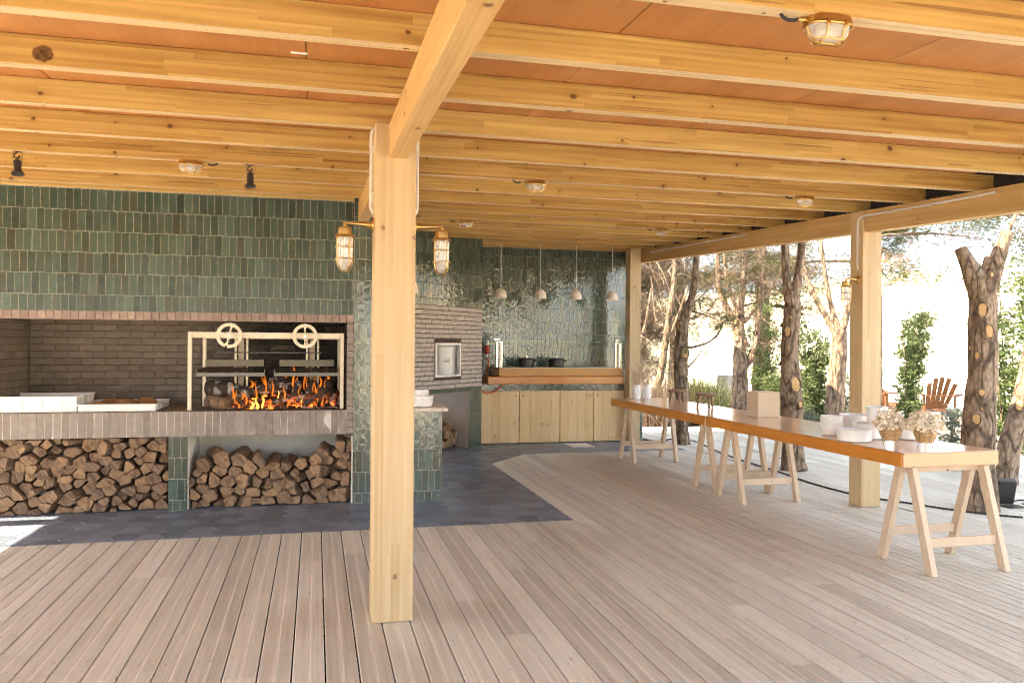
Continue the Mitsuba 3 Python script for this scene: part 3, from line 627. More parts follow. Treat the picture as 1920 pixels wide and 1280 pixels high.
# blocking and the ply, black by the outer beam to paint in shade
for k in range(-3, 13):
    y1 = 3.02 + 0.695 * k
    put('blocking', sloped(4.99, 5.04, y1 + 0.002, y1 + 0.618, 2.612, 2.731), 'black_rubber', P)  # black colour stands for the deep shade between the joist ends
xs = [RX0, -3.71, -2.49, -1.27, -0.05, 1.145, 2.368, 3.588, 4.81, RX1]
ys = [RY0, 2.978, 5.758, 8.538, 11.3, RY1]
for i in range(len(xs) - 1):
    for j in range(len(ys) - 1):
        put('ceiling_panel', sloped(xs[i] + 0.0022, xs[i + 1] - 0.0022, ys[j] + 0.002, ys[j + 1] - 0.002, 2.7335 + rng.uniform(0, .0015), 2.752, 0.001), 'plywood' if xs[i] < 4.8 else 'black_rubber', P)  # outermost column coloured black as painted shade
put('roofing', sloped(RX0 - 0.05, RX1 + 0.05, RY0 - 0.05, RY1 + 0.05, 2.756, 2.80), 'steel_dark', P)
put('fascia', sloped(RX1 + 0.001, RX1 + 0.03, RY0, RY1, 2.60, 2.755), 'wood_beam', P)
for px, py, rz_ in ((-0.08, 3.58, 0), (2.30, 3.70, 0), (3.455, 5.06, 0)):
    put('bracket', xf(bbox((-0.035, -0.0125, -0.0155), (0.035, 0.0125, -0.0135), 0.0006), None, (px, py - 0.01, 2.7485 + 0.043 * (py - 4.2))), 'enamel', P)

# ------------------------------------------------------------------ lamps
def bulkhead(x, y, label, flip=1):
    t = thing('bulkhead_lamp', label, 'lamp', 'oval brass bulkhead lamps on the joists'); z = zb(y) - 0.001
    def ov(a, b, n=28): th = np.linspace(0, 2 * np.pi, n, endpoint=False); k = 2.8; return np.c_[a * np.sign(np.cos(th)) * np.abs(np.cos(th)) ** (2 / k), b * np.sign(np.sin(th)) * np.abs(np.sin(th)) ** (2 / k)]
    def loft(secs):
        n = 28; v = np.vstack([np.c_[ov(a, b), np.full(n, -h)] for a, b, h in secs] + [[[0, 0, -secs[0][2]], [0, 0, -secs[-1][2]]]]); f = []
        for i in range(len(secs) - 1):
            for k in range(n):
                p, q = i * n + k, i * n + (k + 1) % n; f += [[p, p + n, q + n], [p, q + n, q]]
        L = len(secs) * n; f += [[L, k, (k + 1) % n] for k in range(n)] + [[L + 1, L - n + (k + 1) % n, L - n + k] for k in range(n)]
        return v, np.array(f)
    c = V3([x, y, z])
    put('base', xf(loft([(0.078, 0.046, 0), (0.080, 0.048, 0.004), (0.080, 0.048, 0.022), (0.074, 0.043, 0.026)]), None, c), 'brass', t, smooth=40)
    g = [(0.072, 0.041, 0.027)] + [(0.070 - 0.0016 * (i % 2) - 0.022 * (i / 14) ** 3, 0.040 - 0.0012 * (i % 2) - 0.018 * (i / 14) ** 2.5, 0.030 + 0.0030 * i) for i in range(15)] + [(0.030, 0.014, 0.0765)]
    put('globe', xf(loft(g), None, c), 'globe_glass', t, smooth=25)
    put('bulb', xf(lathe([(0, -0.030), (0.012, -0.027), (0.017, -0.012), (0.016, 0.010), (0.010, 0.030), (0, 0.032)], 12, axis=(1, 0, 0)), None, c - V3([0, 0, 0.05])), 'ceramic_white', t, smooth=40)
    cg = MB(); o = ov(0.080, 0.048, 28)
    cg.tube(np.vstack([np.c_[o, np.full(28, -0.028)], [[*o[0], -0.028]]]), 0.0042, 6)
    o2 = ov(0.056, 0.032, 28); cg.tube(np.vstack([np.c_[o2, np.full(28, -0.074)], [[*o2[0], -0.074]]]), 0.003, 6)
    for xx in (-0.030, 0.030):
        yy = np.linspace(-1, 1, 13); cg.tube(np.c_[np.full(13, xx), 0.0475 * yy, -0.028 - 0.053 * (1 - np.abs(yy) ** 4)], 0.003, 6)
    xx = np.linspace(-1, 1, 15); cg.tube(np.c_[0.079 * xx, np.zeros(15), -0.028 - 0.053 * (1 - np.abs(xx) ** 4)], 0.003, 6)
    for sx in (-1, 1):
        for sy in (-1, 1): cg.box((sx * 0.032 - 0.006, sy * 0.050 - 0.006, -0.040), (sx * 0.032 + 0.006, sy * 0.050 + 0.006, -0.018), 0.002)
    v, f = cg.get(); put('cage', (v + c, f), 'brass', t, smooth=40)
    put('gland', xf(lathe([(0, 0), (0.009, 0), (0.009, 0.018), (0.006, 0.02), (0.006, 0.032), (0, 0.032)], 12, axis=(flip * -1, 0, 0)), None, c + V3([-0.080 * flip, 0, -0.012])), 'brass', t, smooth=40)
    put('cable', tube(spline([c + V3([-0.11 * flip, 0, -0.012]), c + V3([-0.14 * flip, 0.0, -0.018]), c + V3([-0.165 * flip, 0, -0.010]), c + V3([-0.17 * flip, 0.005, 0.002])], 4), 0.0055, 6), 'black_rubber', t, smooth=True)
pmat('globe_solid', (0.86, 0.85, 0.83), 0.12)
scene['globe_glass'] = {'type': 'blendbsdf', 'weight': 0.32, 'a': {'type': 'thindielectric'}, 'b': {'type': 'twosided', 'bsdf': {'type': 'principled', 'base_color': rgb(0.86, 0.85, 0.83), 'roughness': 0.12, 'specular': 0.7}}}
bulkhead(1.615, 2.288, 'large oval brass bulkhead lamp nearest the camera, under the front joist at upper right')
bulkhead(1.585, 5.763, 'oval brass bulkhead lamp in the middle of the ceiling, right of the central post')
bulkhead(3.86, 5.763, 'oval brass bulkhead lamp near the right beam, the nearer of two there')
bulkhead(1.57, 8.543, 'small oval brass bulkhead lamp far back, just above the right lantern of the post')
bulkhead(3.86, 8.543, 'small oval brass bulkhead lamp near the right beam, the farther of two there')
bulkhead(-0.83, 5.763, 'oval brass bulkhead lamp left of the post, between the two black spotlights', -1)

def lantern(x0, y, z, sx, label, reach=0.15, dy=0.0):
    """a brass ship lantern on an arm that leaves a post's side at (x0, y, z)"""
    t = thing('wall_lantern', label, 'lantern', 'brass caged lanterns on the posts'); d = V3([sx, dy, 0]) / math.hypot(1, dy)
    c = V3([x0, y, z])
    put('back_plate', xf(lathe([(0, 0), (0.040, 0), (0.041, 0.004), (0.036, 0.010), (0.020, 0.014), (0, 0.014)], 20, axis=d), None, c), 'brass', t, smooth=35)
    e = c + d * reach
    put('arm', tube([c + d * 0.012, c + d * 0.05 + V3([0, 0, 0.002]), c + d * 0.10 + V3([0, 0, 0.004]), e + V3([0, 0, 0.006])], [0.019, 0.014, 0.009, 0.007], 12), 'brass', t, smooth=True)
    put('cap', xf(lathe([(0, 0.012), (0.010, 0.010), (0.011, -0.014), (0.034, -0.020), (0.036, -0.024), (0.036, -0.056), (0.040, -0.060), (0.052, -0.063), (0.053, -0.067), (0.047, -0.071), (0, -0.071)], 24), None, e), 'brass', t, smooth=35)
    put('globe', xf(lathe([(0.036, -0.070)] + [(0.0395 if i < 11 else 0.0395 * math.cos((i - 11) / 6.2 * math.pi / 2), -0.074 - 0.0105 * i) for i in range(17)] + [(0.0, -0.247)], 32), None, e), 'globe_glass', t, smooth=40)
    ribs = MB()
    for k in range(16):
        a = 2 * math.pi * k / 16; ribs.tube([(0.0385 * math.cos(a), 0.0385 * math.sin(a), -0.076), (0.0385 * math.cos(a), 0.0385 * math.sin(a), -0.182)], 0.0030, 5)
    v, f = ribs.get(); put('glass_rib', (v + e, f), 'globe_solid', t, smooth=40)
    put('bulb', xf(lathe([(0, -0.175), (0.014, -0.168), (0.020, -0.145), (0.016, -0.11), (0.012, -0.085), (0, -0.08)], 14), None, e), 'ceramic_white', t, smooth=40)
    cg = MB()
    for k in range(4):
        a = math.pi / 2 * k + 0.5; u = V3([math.cos(a), math.sin(a), 0])
        pts = [u * 0.0475 + V3([0, 0, -0.05])] + [u * 0.0475 + V3([0, 0, -0.05 - 0.14 * q]) for q in (0.5, 1)] + [u * 0.0475 * math.cos(q) + V3([0, 0, -0.19 - 0.064 * math.sin(q)]) for q in np.linspace(0.25, math.pi / 2, 6)]
        cg.tube(pts, 0.0028, 6)
    for h in (-0.125, -0.185):
        a = np.linspace(0, 2 * np.pi, 25); cg.tube(np.c_[0.0475 * np.cos(a), 0.0475 * np.sin(a), np.full(25, h)], 0.0030, 6)
        for k in range(4):
            a = math.pi / 2 * k + 0.5; cg.add(*xf(lathe([(0, -.004), (0.0045, -.003), (0.0045, .006), (0, .007)], 8, axis=(math.cos(a), math.sin(a), 0)), None, (0.049 * math.cos(a), 0.049 * math.sin(a), h)))
    v, f = cg.get(); put('cage', (v + e, f), 'brass', t, smooth=40)
lantern(0.2945, 4.30, 2.085, -1, 'brass caged lantern on the left side of the central post')
lantern(0.5075, 4.30, 2.085, 1, 'brass caged lantern on the right side of the central post')
lantern(4.8215, 6.36, 2.073, -1, 'brass caged lantern on the right-hand post beside the trees', 0.13)

def conduit(name, pts, label, r=0.009, k=6, clips=()):
    t = thing(name, label, 'conduit'); put('pipe', tube(spline(pts, k), r, 10), 'conduit', t, smooth=True)
    for p, d in clips: put('clip', bar(V3(p) - V3(d) * 0.008, V3(p) + V3(d) * 0.008, 0.026, 0.024, 0.002), 'conduit', t)
for sx, xe, lab in ((-1, 0.295, 'white cable conduit bowed down the left side of the central post'), (1, 0.507, 'white cable conduit bowed down the right side of the central post')):
    a = xe + sx * 0.002; b = xe + sx * 0.017; y = 4.30
    conduit('cable_conduit', [(a, y, 2.60), (b, y, 2.565), (b, y, 2.45), (b, y, 2.30), (b, y, 2.185), (a, y, 2.145)], lab, 0.0085, 6, [((b - sx * 0.004, y, 2.5), (0, 0, 1)), ((b - sx * 0.004, y, 2.25), (0, 0, 1))])
def bz_(y): return 2.608 + 0.043 * (y - 4.2)
conduit('cable_conduit', [(4.835, 4.85, bz_(4.85) - 0.035), (4.835, 5.4, bz_(5.4) - 0.045), (4.832, 6.1, bz_(6.1) - 0.05), (4.812, 6.30, bz_(6.3) - 0.055), (4.812, 6.345, bz_(6.3) - 0.075), (4.812, 6.36, bz_(6.3) - 0.12), (4.812, 6.36, 2.40), (4.812, 6.36, 2.20), (4.815, 6.355, 2.165)], 'white cable conduit along the right beam that bends down its post to the lantern', 0.0105, 6,
        [((4.838, y, bz_(y) - 0.04 - 0.012 * (y > 5.3)), (0, 1, 0.04)) for y in (5.0, 5.5, 5.95)] + [((4.816, 6.36, z), (0, 0, 1)) for z in (2.46, 2.27)])
conduit('cable_conduit', [(4.835, 8.35, bz_(8.35) - 0.04), (4.835, 9.5, bz_(9.5) - 0.05), (4.835, 11.1, bz_(11.1) - 0.06)], 'grey cable conduit along the far end of the right beam', 0.0105, 6, [((4.838, y, bz_(y) - 0.04 - 0.0075 * (y - 8.4)), (0, 1, 0.04)) for y in (8.6, 9.3, 10.0, 10.7)])

def spotlight(x, y, yaw, tilt, label):
    t = thing('spotlight', label, 'spotlight', 'black spotlights hung from the ceiling'); c = V3([x, y, zb(y) - 0.002])
    Q = 0.72; M = rot((0, 0, 1), yaw) * Q; piv = V3([0, 0, -0.105]); A = M @ rot((1, 0, 0), tilt)
    put('mount', xf(MB().box((-0.034, -0.012, -0.004), (0.034, 0.012, 0.0), 0.001).get(), M, c), 'black_paint', t)
    yk = MB().box((-0.037, -0.008, -0.125), (-0.034, 0.008, 0.0)).box((0.034, -0.008, -0.125), (0.037, 0.008, 0.0))
    put('yoke', xf(yk.get(), M, c), 'black_paint', t)
    body = lathe([(0, 0.028), (0.026, 0.026), (0.030, 0.020), (0.031, -0.085), (0.034, -0.088), (0.050, -0.091), (0.051, -0.108), (0.044, -0.109), (0.038, -0.095), (0, -0.094)], 28)
    v, f = xf(body, A, c + M @ piv); put('body', (v, f), 'black_paint', t, smooth=35)
    for s in (-1, 1): put('bolt', xf(lathe([(0, 0), (0.006, 0), (0.006, 0.006), (0, 0.007)], 10, axis=(s, 0, 0)), M, c + M @ (piv + V3([s * 0.037, 0, 0]))), 'chrome', t)
    q = [V3([0, 0.01, -0.006]), V3([-0.02, 0.02, -0.02]), V3([-0.026, 0.0, -0.05]), V3([0.006, -0.004, -0.062]), V3([0.018, 0.0, -0.035]), V3([0.0, 0.0, -0.06]), V3([-0.004, 0.004, -0.085])]
    put('cable', tube(np.array([c + M @ p for p in spline(q, 5)]), 0.004, 6), 'black_rubber', t, smooth=True)
spotlight(-1.875, 5.762, 25, -14, 'black spotlight at the far left under the ceiling')
spotlight(-0.445, 5.762, 5, -8, 'black spotlight nearer the central post, right of the bulkhead lamp')

def pendant(x, y, zl, zt, label, grp='blush ceramic pendants over the cooking counter'):
    t = thing('pendant_lamp', label, 'pendant lamp', grp)
    put('cord', tube([(x, y, zl + 0.125), (x, y, zt)], 0.006, 8), 'conduit', t)
    pr = [(0.0, 0.130), (0.010, 0.128), (0.012, 0.116), (0.034, 0.112), (0.055, 0.098), (0.068, 0.072), (0.076, 0.036), (0.080, 0.004), (0.078, 0.0), (0.075, 0.004), (0.071, 0.036), (0.062, 0.074), (0.04, 0.10), (0, 0.105)]
    put('shade', lathe([(r * 1.14, z * (1.16 if z < 0.111 else 1.0) + (0.018 if z >= 0.111 else 0)) for r, z in pr], 32, (x, y, zl)), 'ceramic_blush', t, smooth=50)
    put('bulb', lathe([(0, -0.002), (0.018, 0.006), (0.026, 0.028), (0.022, 0.052), (0.014, 0.075), (0, 0.08)], 16, (x, y, zl + 0.008)), 'ceramic_white', t, smooth=True)
for x, l in zip((2.588, 3.18, 3.728, 4.297), ('first from the left', 'second from the left', 'third from the left', 'rightmost')):
    pendant(x, 11.25, 2.125, zb(11.29), f'blush ceramic pendant lamp over the cooking counter, {l} of the four')
pendant(0.915, 8.1, 1.965, zb(8.2), 'blush pendant lamp half hidden behind the central post', 'blush pendant behind the post')

# ------------------------------------------------------------------ things on the kitchen counter
for x, l in ((3.075, 'left'), (3.545, 'right')):
    t = thing('cooking_pot', f'black cast iron cooking pot with lid, the {l} one of two on the counter', 'pot', 'black pots on the counter'); c = (x, 11.62, 1.1195)
    put('bowl', lathe([(0, 0), (0.105, 0), (0.116, 0.010), (0.120, 0.10), (0.124, 0.104), (0.124, 0.110), (0, 0.110)], 36, c), 'iron_pot', t, smooth=35)
    put('lid', lathe([(0.125, 0.1105), (0.126, 0.118), (0.10, 0.128), (0.03, 0.136), (0, 0.137)], 36, c), 'iron_pot', t, smooth=35)
    put('knob', lathe([(0.008, 0.135), (0.008, 0.148), (0.020, 0.152), (0.020, 0.162), (0, 0.165)], 18, c), 'chrome', t, smooth=35)
    for s in (-1, 1): put('handle', tube(spline([(x + s * 0.118, 11.585, 1.21), (x + s * 0.155, 11.59, 1.212), (x + s * 0.160, 11.62, 1.212), (x + s * 0.155, 11.65, 1.212), (x + s * 0.118, 11.655, 1.21)], 4), 0.010, 8), 'iron_pot', t, smooth=True)
t = thing('glass_shelf', 'clear glass shelf on two pairs of chrome uprights above the cooking counter', 'shelf')
for x in (2.585, 2.650, 4.44, 4.51): put('upright', lathe([(0, 0), (0.024, 0), (0.024, 0.38), (0, 0.38)], 18, (x, 11.47, 1.119)), 'chrome', t, smooth=35)
put('pane', MB().box((2.62, 11.42, 1.500), (4.50, 11.80, 1.510)), 'shelf_glass', t)
scene['shelf_glass'] = {'type': 'thindielectric', 'specular_transmittance': rgb(0.62, 0.78, 0.72)}
for x in (2.60, 4.475): put('clamp', MB().box((x - 0.05, 11.43, 1.502 - 0.02), (x + 0.07, 11.51, 1.4985), 0.004), 'chrome', t)
for x in (2.60, 4.50): put('socket_arm', MB().box((x - 0.07, 11.44, 1.512), (x + 0.02, 11.52, 1.545), 0.004), 'chrome', t)
t = thing('power_plug', 'red and white industrial power plug hanging on the green tiles by the oven', 'plug'); c = V3([2.515, 11.83, 1.31])
put('red_body', lathe([(0, 0.0), (0.030, 0.002), (0.040, 0.02), (0.042, 0.10), (0.036, 0.125), (0.030, 0.13), (0, 0.13)], 20, c), 'red_plastic', t, smooth=35)
put('white_top', lathe([(0, 0.131), (0.036, 0.131), (0.036, 0.16), (0.026, 0.175), (0.022, 0.215), (0, 0.218)], 20, c), 'ceramic_white', t, smooth=35)
put('gland', lathe([(0, -0.05), (0.012, -0.05), (0.018, -0.03), (0.018, 0.0), (0, 0.0)], 16, c), 'ceramic_white', t, smooth=35)
for s in (-1, 1): put('hook', tube(spline([c + V3([0.02 * s, 0, 0.19]), c + V3([0.012 * s + 0.03, 0.05, 0.27]), c + V3([0.005 + 0.045 * s, 0.16, 0.32])], 4), 0.006, 6), 'black_rubber', t, smooth=True)
put('lead', tube(spline([c + V3([0, 0, -0.045]), c + V3([0.015, -0.03, -0.13]), c + V3([-0.01, -0.1, -0.24]), c + V3([-0.08, -0.28, -0.30])], 8), 0.012, 8), 'orange_cable', t, smooth=True)
t = put('orange_cable', tube(spline([(2.36, 11.40, 0.765), (2.42, 11.385, 0.745), (2.52, 11.38, 0.76), (2.60, 11.39, 0.815), (2.68, 11.42, 0.872)], 8), 0.012, 8), 'orange_cable', smooth=True); tag(t, 'orange cable looping out from under the timber worktop onto the cabinet', 'cable')
t = put('black_cable', tube(spline([(2.66, 11.47, 1.42), (2.72, 11.6, 1.28), (2.85, 11.8, 1.18), (2.95, 11.9, 1.13)], 6), 0.007, 6), 'black_rubber', smooth=True); tag(t, 'thin black cable drooping from the left chrome uprights to the counter', 'cable')
t = put('floor_hatch', MB().box((3.56, 10.82, 0.0015), (3.89, 11.23, 0.006), 0.001), 'conduit'); tag(t, 'pale rectangular metal hatch in the dark tiles before the cabinet', 'hatch')

# white bowls on the counter by the post
def bowl(c, r, h, wall=0.012, foot=0.75, belly=0.0):
    return lathe([(0, 0), (r * foot, 0), (r * (foot + 0.12), h * 0.06), (r * (0.97 + belly), h * 0.45), (r, h * 0.97), (r - wall * 0.4, h), (r - wall, h * 0.97), (r * 0.92 - wall, h * 0.3), (r * foot - wall, h * 0.1), (0, h * 0.09)], 44, c)
g = 'white bowls on the stone counter'
tag(put('white_bowl', bowl((0.955, 7.50, 0.867), 0.125, 0.105), 'ceramic_white', smooth=40), 'white bowl at the bottom of the stack on the stone counter behind the post', 'bowl', g)
tag(put('white_bowl', bowl((0.925, 7.52, 0.945), 0.115, 0.085), 'ceramic_white', smooth=40), 'white bowl on top of the stack on the stone counter behind the post', 'bowl', g)

# crates on the hearth
def crate(x0, x1, y0, y1, z0, h, label, ribs, fill=None, top=0.02):
    t = thing('plastic_crate', label, 'crate', 'white crates on the hearth'); m = MB(); w = 0.008
    m.box((x0, y0, z0), (x1, y1, z0 + 0.008)); m.box((x0, y0, z0 + 0.008), (x1, y0 + w, z0 + h), 0.002); m.box((x0, y1 - w, z0 + 0.008), (x1, y1, z0 + h), 0.002)
    m.box((x0, y0 + w, z0 + 0.008), (x0 + w, y1 - w, z0 + h), 0.002); m.box((x1 - w, y0 + w, z0 + 0.008), (x1, y1 - w, z0 + h), 0.002)
    put('tray', m, 'plastic_white', t)
    r = MB()
    for x in ribs: r.box((x - 0.006, y0 - 0.006, z0 + 0.004), (x + 0.006, y0 - 0.0005, z0 + h - 0.004), 0.002)
    for y in np.linspace(y0 + 0.06, y1 - 0.06, 4): r.box((x1 + 0.0005, y - 0.006, z0 + 0.004), (x1 + 0.006, y + 0.006, z0 + h - 0.004), 0.002)
    r.box((x0 - 0.007, y0 - 0.007, z0 + h - 0.012), (x1 + 0.007, y0 - 0.0006, z0 + h + 0.001), 0.003).box((x0 - 0.007, y1 + 0.0006, z0 + h - 0.012), (x1 + 0.007, y1 + 0.007, z0 + h + 0.001), 0.003)
    r.box((x1 + 0.0006, y0, z0 + h - 0.012), (x1 + 0.007, y1, z0 + h + 0.001), 0.003)
    put('rim', r, 'plastic_white', t)
    if fill:
        for i, (a, b, c, d, e) in enumerate(fill):
            q = trimesh.creation.icosphere(3); v = q.vertices * [c, d, e]; v = v * (1 + 0.25 * (meshkit.fbm(q.vertices * 2.2 + i, 3, i) - 0.5))[:, None]
            k = put('bread_loaf', (v + V3([a, b, z0 + 0.010 + e * 0.85]), np.asarray(q.faces)), 'bread', smooth=True)
            tag(k, 'brown crusty loaf of bread in the shallow white crate, ' + ('at its front left corner', 'at the middle of its back', 'at the right of its back', 'at its back left corner', 'along its right side')[i], 'bread', 'loaves in the shallow crate')
crate(-2.66, -1.955, 7.43, 7.98, 0.860, 0.132, 'tall white plastic crate at the left end of the hearth', (-2.52, -2.37, -2.22, -2.06), None)
crate(-1.945, -1.335, 7.43, 8.08, 0.860, 0.062, 'shallow white plastic crate with brown loaves beside the tall crate', (-1.90, -1.76, -1.63, -1.49, -1.38), [(-1.82, 7.62, 0.08, 0.10, 0.033), (-1.66, 7.85, 0.10, 0.11, 0.040), (-1.50, 7.92, 0.09, 0.08, 0.042), (-1.80, 7.92, 0.08, 0.09, 0.038), (-1.45, 7.7, 0.07, 0.12, 0.03)])

# ------------------------------------------------------------------ the grill
G = thing('grill_frame', 'pale steel fire grill with two crank wheels and two height adjustable grates', 'grill')
gx0, gx1, gy, gzt = -1.085, 0.252, 7.455, 1.548
put('leg', MB().box((gx0, gy, 0.859), (gx0 + 0.034, gy + 0.034, gzt), 0.003), 'steel_frame', G); put('leg', MB().box((gx1 - 0.034, gy, 0.859), (gx1, gy + 0.034, gzt), 0.003), 'steel_frame', G)
put('top_rail', MB().box((gx0 + 0.035, gy + 0.002, gzt - 0.055), (gx1 - 0.035, gy + 0.032, gzt - 0.001), 0.003), 'steel_frame', G)
for x in (-1.02, 0.205): put('back_leg', MB().box((x, 7.90, 0.859), (x + 0.034, 7.934, gzt - 0.002), 0.003), 'steel_frame', G)
put('back_rail', MB().box((-0.985, 7.902, gzt - 0.06), (0.204, 7.93, gzt - 0.004), 0.003), 'steel_frame', G)
for x in (-0.740, -0.095):
    for dx in (-0.055, 0.047): put('mast', MB().box((x + dx + 0.06, 7.86, 0.859), (x + dx + 0.082, 7.884, gzt - 0.01), 0.003), 'steel_frame', G)
    put('chain_cover', MB().box((x + 0.036, 7.885, 0.859), (x + 0.090, 7.90, gzt - 0.03), 0.003), 'beige_metal', G)
from shapely import affinity
from shapely.geometry import Point
def wheel(x, z, rotd):
    disc = Point(0, 0).buffer(0.110, 40)
    for k in range(4):
        w = Polygon([(0, 0), (0.2, 0.075), (0.2, -0.075)]); q = Point(0, 0).buffer(0.082, 32).difference(Point(0, 0).buffer(0.030, 16)); q = q.intersection(affinity.rotate(Polygon([(0.006, 0), (0.2, 0.178), (0.2, -0.178)]), 45 + 90 * k, origin=(0, 0))).buffer(-0.012, 6).buffer(0.011, 6)
        disc = disc.difference(q)
    disc = disc.difference(Point(0.103, 0).buffer(0.010, 10))
    m = trimesh.creation.extrude_polygon(disc, 0.006, engine='earcut'); v = np.asarray(m.vertices) @ rot((0, 0, 1), rotd).T
    return np.c_[v[:, 0] + x, gy - 0.012 - v[:, 2], v[:, 1] + z], np.asarray(m.faces)
pmat('steel_mid', (0.125, 0.105, 0.078), 0.38, metallic=0.8)
for x, r in ((-0.741, -105), (-0.094, 180)):
    k = put('wheel', wheel(x, 1.517, r), 'steel_frame', G)
    put('hub', lathe([(0, 0), (0.011, 0), (0.011, 0.006), (0.007, 0.009), (0, 0.009)], 14, (x, gy - 0.0185, 1.517), axis=(0, -1, 0)), 'chrome', k)
    put('axle', lathe([(0, 0), (0.010, 0), (0.010, 0.40), (0, 0.40)], 12, (x, gy - 0.011, 1.517), axis=(0, 1, 0)), 'steel_dark', k)
    for a in (62, 242):                                                                             # the small dark emblem cut into two spokes
        tm = meshkit.text_mesh('A', 0.016, 0.0012, bold=True); v = np.asarray(tm.vertices) - [0.006, 0.008, 0]; p = V3([0.053 * math.cos(math.radians(a + 28)), 0.053 * math.sin(math.radians(a + 28))])
        put('emblem', (np.c_[v[:, 0] + x + p[0], gy - 0.0185 - v[:, 2], v[:, 1] + 1.517 + p[1]], np.asarray(tm.faces)[:, ::-1]), 'steel_dark', k)
put('spit_rod', tube([(-0.85, gy + 0.07, 1.366), (0.055, gy + 0.07, 1.366)], 0.0065, 8), 'steel_dark', G)
for a, b in ((-1.018, -0.440), (-0.362, 0.203)):
    gr = put('grate', MB().box((a, gy + 0.004, 1.155), (b, gy + 0.016, 1.190), 0.002).box((a, gy + 0.017, 1.160), (a + 0.006, 7.85, 1.215)).box((b - 0.006, gy + 0.017, 1.160), (b, 7.85, 1.215)), 'steel_dark', G)
    put('back_plate', MB().box((a + 0.03, 7.845, 1.232), (b - 0.03, 7.852, 1.295), 0.001), 'steel_mid', gr)
    n = 21
    for i in range(n):
        x = a + 0.016 + (b - a - 0.032) * i / (n - 1); w = 0.0125
        v = np.array([[x - w, gy + 0.018, 1.196], [x, gy + 0.018, 1.182], [x + w, gy + 0.018, 1.196], [x + w - .002, gy + 0.018, 1.199], [x, gy + 0.018, 1.187], [x - w + .002, gy + 0.018, 1.199]]); q = v + V3([0, 0.37, 0.030])
        f = [[k, (k + 1) % 6, (k + 1) % 6 + 6] for k in range(6)] + [[k, (k + 1) % 6 + 6, k + 6] for k in range(6)]
        put('channel', (np.vstack([v, q]), np.array(f)), 'steel_mid', gr)

# the fire: charred wood, embers and flames
LOGS = []
def f_glow(p, n, uv):                                   # the glowing, cracked underside of the burning logs
    k = fbm(p.x * 26, p.y * 26, p.z * 26, 3); c = dr.abs(noise(p.x * 34, p.y * 34, p.z * 34) - 0.5)
    hot = smoothstep(0.10, 0.0, c) * smoothstep(1.03, 0.89, p.z) * smoothstep(0.42, 0.58, k) + smoothstep(0.60, 0.72, k) * smoothstep(0.97, 0.88, p.z)
    return mi.Color3f(0.060, 0.0095, 0.0008) * dr.clip(hot, 0, 1) + mi.Color3f(0.06, 0.03, 0.004) * dr.clip(hot - 0.85, 0, 1)
def burnt(p, q, r, seed, n=10):
    P = np.array([V3(p) + (V3(q) - V3(p)) * t for t in np.linspace(0, 1, 9)]); R = r * (0.86 + 0.28 * np.random.default_rng(seed).random(9)); R[0] *= 0.8; R[-1] *= 0.7
    return tube(P, R, n, True, 0.30, seed, 9.0)
logs = [((-0.86, 7.62, 0.90), (-0.62, 7.86, 0.93), .055), ((-0.78, 7.80, 1.02), (-0.55, 7.70, 0.99), .055), ((-0.66, 7.56, 0.90), (-0.40, 7.78, 0.91), .05), ((-0.52, 7.70, 1.02), (-0.22, 7.78, 1.04), .05), ((-0.40, 7.52, 0.89), (-0.12, 7.70, 0.97), .045), ((-0.40, 7.70, 1.08), (-0.16, 7.86, 1.06), .06), ((-0.20, 7.58, 0.88), (-0.15, 7.66, 1.10), .036), ((-0.08, 7.55, 0.89), (-0.02, 7.72, 1.09), .05), ((0.02, 7.62, 0.90), (-0.10, 7.75, 1.13), .035), ((0.00, 7.56, 0.90), (0.14, 7.68, 1.10), .045), ((-0.10, 7.50, 0.90), (0.10, 7.56, 1.03), .034), ((0.08, 7.60, 0.88), (0.16, 7.72, 1.12), .04), ((-0.30, 7.62, 0.95), (-0.02, 7.60, 0.94), .04), ((0.10, 7.82, 0.9), (-0.3, 7.9, 0.95), .06), ((-0.95, 7.75, 0.92), (-0.75, 7.60, 0.89), .06), ((-0.55, 7.85, 0.9), (-0.2, 7.8, 0.92), .06), ((-0.98, 7.88, 1.03), (-0.72, 7.80, 1.03), .07), ((0.16, 7.6, 0.9), (0.19, 7.75, 1.0), .04)]
for i, (p, q, r) in enumerate(logs):
    k = put('charred_log', burnt(p, q, r, i), 'charred' if i not in (0, 14) else 'firewood', smooth=50, uv=(rng.random(), rng.random()), **({} if i in (0, 14, 1) else {'emitter': {'type': 'area', 'radiance': proc(f_glow)}}))
    LOGS.append((k, (p[0] + q[0]) / 2, i in (0, 14)))
for un in (True, False):
    for i, (k, x, b) in enumerate(sorted((q for q in LOGS if q[2] == un), key=lambda q: q[1])):
        tag(k, f'brown log not yet burnt at the left of the grill fire, {ORD[i]} from the left' if un else f'blackened ashy burning log in the grill fire, {ORD[i]} from the left', 'log', 'unburnt logs beside the fire' if un else 'burning logs in the grill')
FIRE = thing('fire', 'orange flames and glowing embers between the charred logs under the grates', 'fire')
def glow(c): return {'type': 'area', 'radiance': rgb(*c)}
def blob(c, r, seed, sub=2):
    q = trimesh.creation.icosphere(sub); v = q.vertices * (1 + 0.8 * (meshkit.fbm(q.vertices * 1.9 + seed, 3, seed) - 0.5))[:, None] * r; return v + V3(c), np.asarray(q.faces)
er = np.random.default_rng(5)
for i in range(26):
    x = er.uniform(-0.74, 0.12); m = blob((x, er.uniform(7.49, 7.66), 0.868 + er.uniform(0, 1) ** 2 * 0.13), (er.uniform(0.012, 0.028), er.uniform(0.012, 0.025), er.uniform(0.006, 0.016)), i)
    put('ember', m, 'charred', FIRE, smooth=True, emitter=glow(((0.055, 0.0075, 0.0012), (0.11, 0.028, 0.003), (0.03, 0.004, 0.001))[i % 3]))
ash = MB()
